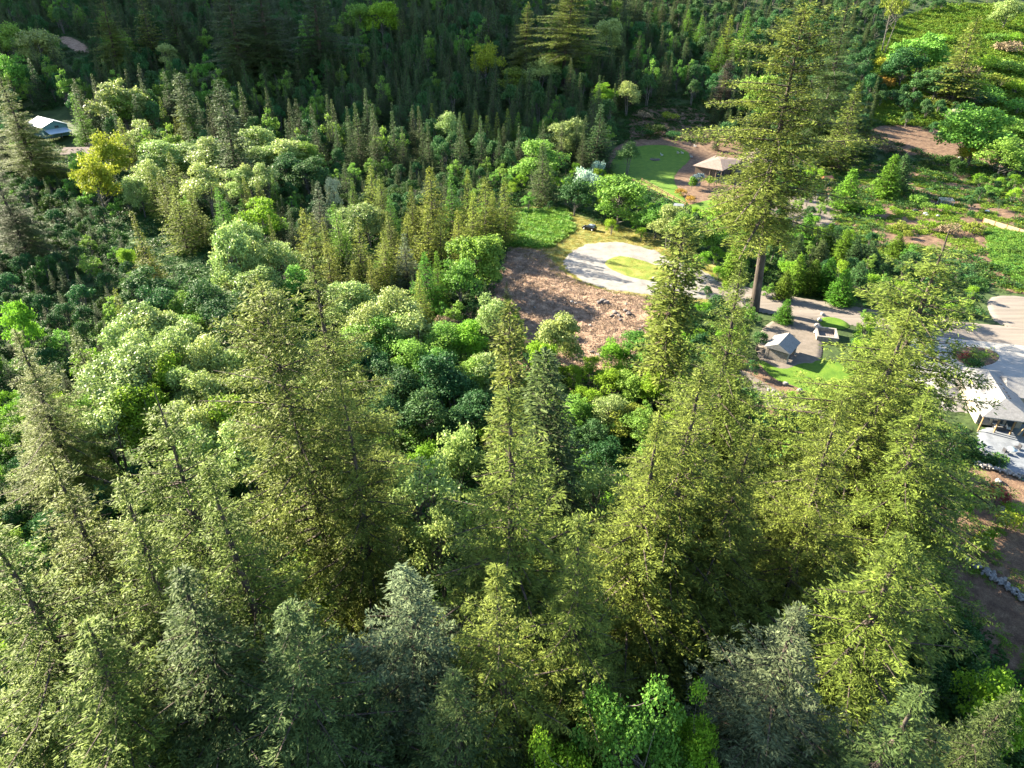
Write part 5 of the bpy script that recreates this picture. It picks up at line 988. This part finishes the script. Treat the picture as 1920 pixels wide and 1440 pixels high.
for v in (2.6, 5.2):
    p = o_ + ux * 0.4 + uy * v; box('porch_post', (p.x - BX, p.y - BY, 2.45), (0.35, 0.35, 4.9), M['wall_brown'], bh)
dk = o_ + ux * 0.2 - uy * 2.5; walls(bh, rect(dk, ux, uy, 9.5, 5.6), 0.1, 0.7, M['cap'], name='deck')
for i in range(3):
    p = o_ + ux * (2.4 + 2.6 * i) + uy * 2.95; w = box('window', (p.x - BX, p.y - BY, 2.1), (1.8, 0.12, 2.2), M['glass'], bh, rz=math.atan2(ux.y, ux.x)); box('window_frame', (p.x - BX, p.y - BY - .08, 3.3), (2.0, .12, .15), M['white'], w, rz=math.atan2(ux.y, ux.x))
for i in range(5):
    p = B2 + ux * (2.2 + 3.6 * i) + uy * 0.74; box('window', (p.x - BX, p.y - BY, 2.2), (1.5, 0.12, 1.5), M['glass'], bh, rz=math.atan2(ux.y, ux.x))
p = B2 + ux * 15 + uy * 5; box('chimney', (p.x - BX, p.y - BY, 6.2), (1.0, 1.0, 2.4), M['stone'], bh)
st = at(1378, 368); steps = thing('garden_stairs', st, 'dark stairway going down from the brown house deck', 'stairs', rotz=-0.5)
for i in range(8): box('step', (0.55 * i, -0.55 * i, 0.75 - 0.08 * i), (1.5, 0.5, 0.16), M['rock_dark'], steps, rz=-0.78)
rs = thing('shed', at(1548, 346), 'brick red roofed shed right of the giant fir', 'shed', rotz=0.3)
box('wall', (0, 0, 1.2), (3.4, 2.8, 2.4), M['wall_brown'], rs); part('roof', [(-2, -1.7, 2.41), (2, -1.7, 2.41), (2, 1.7, 2.41), (-2, 1.7, 2.41), (-2, 0, 3.4), (2, 0, 3.4)], [(0, 1, 5, 4), (2, 3, 4, 5), (0, 4, 3), (1, 2, 5), (3, 2, 1, 0)], M['terracotta'], rs); box('door', (0, -1.43, 1.0), (0.9, 0.06, 2.0), M['white'], rs)

# barn and cottage at left
RX, RY = at(95, 245)[:2]
br = thing('barn', (RX, RY, 0), 'barn with pale blue metal roof and teal wall at the left', 'barn')
tb_ = float(terrain(RX, RY)); br.location.z = tb_
P1, P2, P3 = atz(52, 238, tb_ + 5), atz(100, 226, tb_ + 6.5), atz(84, 213, tb_ + 6.5)
ridge_a, ridge_b = atz(100, 226, tb_ + 7), atz(52, 212, tb_ + 7)
ax = Vector((ridge_b.x - ridge_a.x, ridge_b.y - ridge_a.y)).normalized(); ay = Vector((-ax.y, ax.x))
ra = Vector((ridge_a.x, ridge_a.y)); Lb = 17
def bp_(u, v, z): q = ra + ax * u + ay * v; return (q.x, q.y, z + tb_)
V = [bp_(0, -6, 4.6), bp_(0, 0, 7), bp_(0, 6, 4.6), bp_(Lb, -6, 4.6), bp_(Lb, 0, 7), bp_(Lb, 6, 4.6)]
V2_ = [(v[0], v[1], v[2] - 0.15) for v in V]
part('roof', local(br, V + V2_), [(0, 1, 4, 3), (1, 2, 5, 4), (6, 9, 10, 7), (7, 10, 11, 8), (0, 3, 9, 6), (2, 8, 11, 5), (0, 6, 7, 1), (1, 7, 8, 2), (3, 4, 10, 9), (4, 5, 11, 10)], M['roof_metal'], br)
V = [bp_(0.8, -5.4, -0.3), bp_(0.8, 5.4, -0.3), bp_(0.8, 5.4, 4.5), bp_(0.8, 0, 6.7), bp_(0.8, -5.4, 4.5)]; V += [bp_(Lb - .6, -5.4, -0.3), bp_(Lb - .6, 5.4, -0.3), bp_(Lb - .6, 5.4, 4.5), bp_(Lb - .6, 0, 6.7), bp_(Lb - .6, -5.4, 4.5)]
part('wall', local(br, V), [(0, 1, 2, 3, 4), (9, 8, 7, 6, 5), (0, 5, 6, 1), (1, 6, 7, 2), (4, 9, 5, 0), (2, 7, 8, 3), (3, 8, 9, 4)], M['wall_teal'], br)
V = [bp_(-5, -4.5, 2.3), bp_(-5, 5, 2.3), bp_(0.7, 5, 3.4), bp_(0.7, -4.5, 3.4)]; V += [(v[0], v[1], v[2] - .12) for v in V]
part('lean_to_roof', local(br, V), [(0, 1, 2, 3), (7, 6, 5, 4), (0, 4, 5, 1), (1, 5, 6, 2), (2, 6, 7, 3), (3, 7, 4, 0)], M['roof_metal'], br)
for u, v in ((-4.7, -4.2), (-4.7, 0.2), (-4.7, 4.7)):
    q = bp_(u, v, 1.05); box('lean_to_post', (q[0] - RX, q[1] - RY, q[2] - tb_), (0.2, 0.2, 2.2), M['wall_brown'], br)
V = [bp_(0.72, -1.6, 3.6), bp_(0.72, 0.2, 3.6), bp_(0.72, 0.2, 4.6), bp_(0.72, -1.6, 4.6)]; part('window', local(br, V), [(0, 1, 2, 3)], M['glass'], br)
ct = thing('cottage', at(158, 296), 'cottage with pink brown roof half hidden by the yellow green maple', 'cottage', rotz=0.06)
box('wall', (0, 0, 1.3), (13, 8, 2.9), M['wall_cream'], ct)
part('roof', [(-7.2, -4.8, 2.7), (7.2, -4.8, 2.7), (7.2, 4.8, 2.7), (-7.2, 4.8, 2.7), (-7.2, 0, 4.6), (7.2, 0, 4.6)], [(0, 1, 5, 4), (2, 3, 4, 5), (0, 4, 3), (1, 2, 5), (3, 2, 1, 0)], M['pink'] if 'pink' in M else M['roof_brown'], ct)
part('dormer_roof', [(1.6, 0.5, 4.45), (5.4, 0.5, 4.45), (3.5, 0.3, 5.6), (1.6, 4.2, 3.2), (5.4, 4.2, 3.2), (3.5, 4.2, 5.6)], [(0, 2, 5, 3), (1, 4, 5, 2), (0, 1, 2), (3, 5, 4)], M['roof_brown'], ct)
for x, y in ((-3.2, -1.6), (-1.0, -1.4), (0.6, -1.2), (0.7, -2.2)): box('roof_vent', (x, y, 4.55 - abs(y) * 0.4), (0.35, 0.35, 0.5), M['dark'], ct)

# stone pavilion in the courtyard
pv = thing('stone_pavilion', at(1462, 668), 'stone pavilion with peaked open front standing in the courtyard', 'pavilion', rotz=R(52))
Wp, Lp = 5.0, 6.0
for sx in (-1, 1):
    for sy in (-1, 1): box('pillar', (sx * (Lp / 2 - .45), sy * (Wp / 2 - .4), 1.35), (0.8, 0.7, 2.7), M['stone'], pv, bevel=0.05)
box('back_wall', (-Lp / 2 + .42, 0, 1.3), (0.7, Wp - 1.62, 2.5), M['stone'], pv)
box('hearth', (-Lp / 2 + 1.0, 0, 0.45), (0.5, 1.6, 0.6), M['rock_dark'], pv)
box('beam', (0, -Wp / 2 + .35, 2.82), (Lp - .1, 0.4, 0.25), M['wall_brown'], pv); box('beam', (0, Wp / 2 - .35, 2.82), (Lp - .1, 0.4, 0.25), M['wall_brown'], pv)
part('roof', [(-Lp / 2 - .4, -Wp / 2 - .4, 2.95), (Lp / 2 + .4, -Wp / 2 - .4, 2.95), (Lp / 2 + .4, Wp / 2 + .4, 2.95), (-Lp / 2 - .4, Wp / 2 + .4, 2.95), (-Lp / 2 - .4, 0, 4.5), (Lp / 2 + .4, 0, 4.5)], [(0, 1, 5, 4), (2, 3, 4, 5), (0, 4, 3), (1, 2, 5), (3, 2, 1, 0)], M['roof_grey'], pv)
pl = thing('stone_planter', at(1548, 632), 'dark rectangular stone basin with pale capped walls beside the courtyard', 'planter', rotz=-0.28)
for nm, c, s in (('wall', (0, 2.4, 0.6), (4.6, 0.45, 1.2)), ('wall', (-2.1, 0, 0.6), (0.4, 4.34, 1.2)), ('wall', (2.1, 0, 0.6), (0.4, 4.34, 1.2)), ('wall', (0, -2.4, 0.6), (4.6, 0.45, 1.2))):
    w = box(nm, c, s, M['stone'], pl); box('cap', (c[0], c[1], 1.245), (s[0] + .06, s[1] + .06, 0.08), M['cap'], w)
box('basin_floor', (0, 0, 0.25), (3.78, 4.33, 0.3), M['rock_dark'], pl)  # dark rock colour stands in for the shade inside the basin

# ------------------------------------------------------------------ fences, frames, yard things
def rail_fence(a, b, n, h, label, rails=(0.25, 0.75, 1.0)):
    A_, B_ = at(*a), at(*b); o = thing('rail_fence', A_, label, 'fence'); d = B_ - A_
    for i in range(n): p = d * (i / (n - 1)); box('post', (p.x, p.y, h / 2 + .05), (0.22, 0.22, h + .1), M['wood'], o)
    for r_ in rails:
        for i in range(n - 1):
            p, q = d * ((i + .05) / (n - 1)), d * ((i + .95) / (n - 1)); bar('rail', (p.x, p.y, h * r_), (q.x, q.y, h * r_), 0.09, M['wood'], o, h=0.11)
    return o
rail_fence((1186, 345), (1262, 378), 8, 1.8, 'tawny wooden rail fence along the near side of the back lawn'); rail_fence((1203, 340), (1285, 386), 9, 1.2, 'second low rail fence parallel to the tawny lawn fence', rails=(0.5, 0.95))
rail_fence((1228, 494), (1262, 512), 4, 0.8, 'low pole rail beside the gravel loop under the column shaped fir', rails=(0.9,)) if False else None
sh = thing('garden_shed', at(1271, 396), 'small shed with flat pale grey roof below the rail fence', 'shed', rotz=-0.35)
box('wall', (0, 0, 1.05), (2.8, 2.4, 2.1), M['wall_brown'], sh); box('roof', (0, 0, 2.2), (3.4, 3.0, 0.14), M['patio'], sh); box('door', (0.2, -1.23, 0.9), (0.8, 0.05, 1.7), M['wood'], sh)
pf = thing('panel_fence', at(1842, 418), 'fence of cream panels between brown posts at the right edge', 'fence'); A_ = at(1842, 418); B_ = at(1930, 445); d = B_ - A_
for i in range(5):
    p = d * (i / 4 * 1.02); box('post', (p.x, p.y, 0.95), (0.16, 0.16, 1.9), M['post_brown'], pf)
    if i < 4: p, q = d * ((i + .04) / 4 * 1.02), d * ((i + .96) / 4 * 1.02); bar('panel', (p.x, p.y, 0.95), (q.x, q.y, 0.95), 0.06, M['panel'], pf, h=1.5); bar('rail', (p.x, p.y, 0.14), (q.x, q.y, 0.14), 0.08, M['post_brown'], pf, h=0.1)
nf = thing('netted_frame', at(1772, 384), 'white framed netted enclosure in the right garden', 'garden frame', rotz=-0.25)
for x in (-2.1, 2.1):
    for y in (-1.6, 1.6): box('post', (x, y, 1.0), (0.1, 0.1, 2.0), M['white'], nf)
    bar('top_rail', (x, -1.6, 2.0), (x, 1.6, 2.0), 0.1, M['white'], nf)
for y in (-1.6, 1.6): bar('top_rail', (-2.1, y, 2.05), (2.1, y, 2.05), 0.1, M['white'], nf)
nt_ = Acc()
for k in range(15):
    x = -2.1 + 0.3 * k
    for y in (-1.6, 1.6): nt_.add(*tube_np([(x, y, 0), (x, y, 2)], [0.012, 0.012], 3))
    nt_.add(*tube_np([(x, -1.6, 2), (x, 1.6, 2)], [0.012, 0.012], 3))
for k in range(7):
    z = 0.3 * k
    for y in (-1.6, 1.6): nt_.add(*tube_np([(-2.1, y, z), (2.1, y, z)], [0.012, 0.012], 3))
for k in range(11): nt_.add(*tube_np([(-2.1, -1.6 + .32 * k, 2), (2.1, -1.6 + .32 * k, 2)], [0.012, 0.012], 3))
n_ = link(bpy.data.objects.new('netting', nt_.mesh('netting', M['white'], False)), nf); n_['kind'] = 'stuff'
for px, py, lb, mt, s in ((1735, 402, 'white tarp covered heap beside the orchard path, left', 'tarp', 1.3), (1850, 398, 'white covered pile at the left end of the cream panel fence', 'tarp', 1.5), (1716, 396, 'dark covered pile beside the white heaps', 'black', 1.5), (1800, 297, 'white box lid at the right end of the dirt terrace', 'white', 1.5)):
    o = bpy.data.objects.new('covered_pile', ROCKS[rnd.randrange(5)]); link(o); b = at(px, py); o.location = (b.x, b.y, b.z + .3); o.scale = (s * 1.4, s, s * .7); o.material_slots[0].link = 'OBJECT'; o.material_slots[0].material = M[mt]; tag(o, lb, 'pile')
def adirondack(px, py, rz, label):
    o = thing('lawn_chair', at(px, py) + Vector((0, 0, .15)), label, 'chair', rotz=rz)
    part('seat', [(-.35, -.4, .42), (.35, -.4, .42), (.35, .35, .3), (-.35, .35, .3), (-.35, -.4, .36), (.35, -.4, .36), (.35, .35, .24), (-.35, .35, .24)], [(0, 1, 2, 3), (7, 6, 5, 4), (0, 4, 5, 1), (1, 5, 6, 2), (2, 6, 7, 3), (3, 7, 4, 0)], M['white'], o)
    part('backrest', [(-.36, .3, .3), (.36, .3, .3), (.42, .72, 1.25), (-.42, .72, 1.25), (-.36, .36, .3), (.36, .36, .3), (.42, .78, 1.25), (-.42, .78, 1.25)], [(0, 1, 2, 3), (7, 6, 5, 4), (0, 4, 5, 1), (1, 5, 6, 2), (2, 6, 7, 3), (3, 7, 4, 0)], M['white'], o)
    for x in (-.42, .42): box('armrest', (x, 0, .62), (.16, .8, .04), M['white'], o); box('leg', (x, -.36, .3), (.06, .1, .6), M['white'], o); box('leg', (x, .3, .3), (.06, .1, .6), M['white'], o)
adirondack(1296, 296, 2.4, 'white lawn chair at the right edge of the back lawn'); adirondack(1279, 289, 1.9, 'white lawn chair second from the right on the back lawn'); adirondack(1271, 289, 2.6, 'white lawn chair third from the right beside the back lawn'); adirondack(1303, 276, 2.2, 'white lawn chair behind the lawn edge near the house')
adirondack(1241, 293, 1.2, 'white lawn chair at the fire pit')
fp = thing('fire_pit', at(1228, 300) + Vector((0, 0, .15)), 'dark round fire pit ring in the back lawn', 'fire pit')
for i in range(16):
    s = bpy.data.objects.new('stone', ROCKL[i % 5]); link(s, fp); s.location = (2.0 * math.cos(i * .393), 2.0 * math.sin(i * .393), .15); s.scale = (.75, .6, .5); s.material_slots[0].link = 'OBJECT'; s.material_slots[0].material = M['rock_dark']
V, F = tube_np([(0, 0, 0.0), (0, 0, 0.06), (0, 0, 0.07)], [1.8, 1.8, 0.01], 24); link(bpy.data.objects.new('ash_bed', mesh_np('ash_bed', V, F, [M['ash']])), fp)
# cut logs in the clearing and fallen trunks
def log(px, py, L_, rad, rz, label, mat='bark_grey', z=0.25, tilt=0.0):
    b = at(px, py); rr = random.Random(px); pts = [(-L_ / 2 + L_ * i / 5, rr.gauss(0, rad * .4), rad * .2 * math.sin(i)) for i in range(6)]
    V, F = tube_np([(-L_ / 2 - .001, pts[0][1], pts[0][2])] + pts + [(L_ / 2 + .001, pts[-1][1], pts[-1][2])], [0.01] + [rad * (1 - .08 * i) for i in range(6)] + [.01], 8)
    o = link(bpy.data.objects.new('log', mesh_np('log', V, F, [M[mat]], smooth=True))); o.location = (b.x, b.y, b.z + z); o.rotation_euler = (0, tilt, rz); return tag(o, label, 'log')
log(1253, 487, 5, .12, -.7, 'thin pale pole lying at the far edge of the gravel loop')

# black car by the loop
def car():
    o = thing('parked_car', at(1105, 431) + Vector((0, 0, .05)), 'black sport utility car parked on the grass behind the gravel loop', 'car', rotz=math.atan2(.54, -.84))
    import bmesh
    prof = [(-2.3, .35), (-2.35, .75), (-2.3, 1.05), (-2.15, 1.12), (2.3 - 1.15, 1.08), (2.05, .95), (2.32, .80), (2.35, .4)]
    def ext(name, pr, w0, w1, mat, parent, bev):
        n = len(pr); V = [(x, -w0, z) for x, z in pr] + [(x, w0, z) for x, z in pr]
        F = [tuple(range(n)), tuple(reversed(range(n, 2 * n)))] + [(i, n + i, n + (i + 1) % n, (i + 1) % n) for i in range(n)]
        for i, (x, z) in enumerate(pr):
            if z > 1.3: V[i] = (x, -w1, z); V[n + i] = (x, w1, z)
        return part(name, V, F, mat, parent, smooth=False, bevel=bev)
    ext('body', prof, .92, .92, M['paint'], o, .07)
    cab = ext('cabin', [(-2.15, 1.10), (-1.95, 1.62), (-1.6, 1.70), (.35, 1.70), (1.15, 1.09)], .86, .68, M['glass'], o, .04)
    part('roof', [(-1.9, -.66, 1.71), (.35, -.66, 1.71), (.35, .66, 1.71), (-1.9, .66, 1.71), (-1.85, -.62, 1.75), (.3, -.62, 1.75), (.3, .62, 1.75), (-1.85, .62, 1.75)], BOXF, M['paint'], o)
    part('sunroof', [(-.9, -.42, 1.754), (.1, -.42, 1.754), (.1, .42, 1.754), (-.9, .42, 1.754)], [(0, 1, 2, 3)], M['skyglass'], o)
    for y in (-.6, .6): bar('roof_rail', (-1.7, y, 1.80), (.1, y, 1.80), .05, M['alloy'], o)
    for x in (-1.45, 1.45):
        for y in (-.86, .86):
            V, F = tube_np([(0, -.12, 0), (0, -.11, 0), (0, .11, 0), (0, .12, 0)], [.02, .36, .36, .02], 18); w = link(bpy.data.objects.new('wheel', mesh_np('wheel', V, F, [M['rubber']])), o); w.location = (x, y, .36)
            V, F = tube_np([(0, -.13, 0), (0, -.125, 0), (0, .125, 0), (0, .13, 0)], [.01, .23, .23, .01], 12); link(bpy.data.objects.new('rim', mesh_np('rim', V, F, [M['alloy']])), w)
    for y in (-.68, .68): box('headlight', (2.28, y, .74), (.12, .36, .16), M['lamp'], o); box('tail_light', (-2.31, y, .95), (.08, .22, .26), M['redlamp'], o); box('mirror', (.95, y * 1.47, 1.18), (.14, .16, .12), M['paint'], o)
    box('number_plate', (-2.36, 0, .72), (.03, .5, .14), M['white'], o)
car()
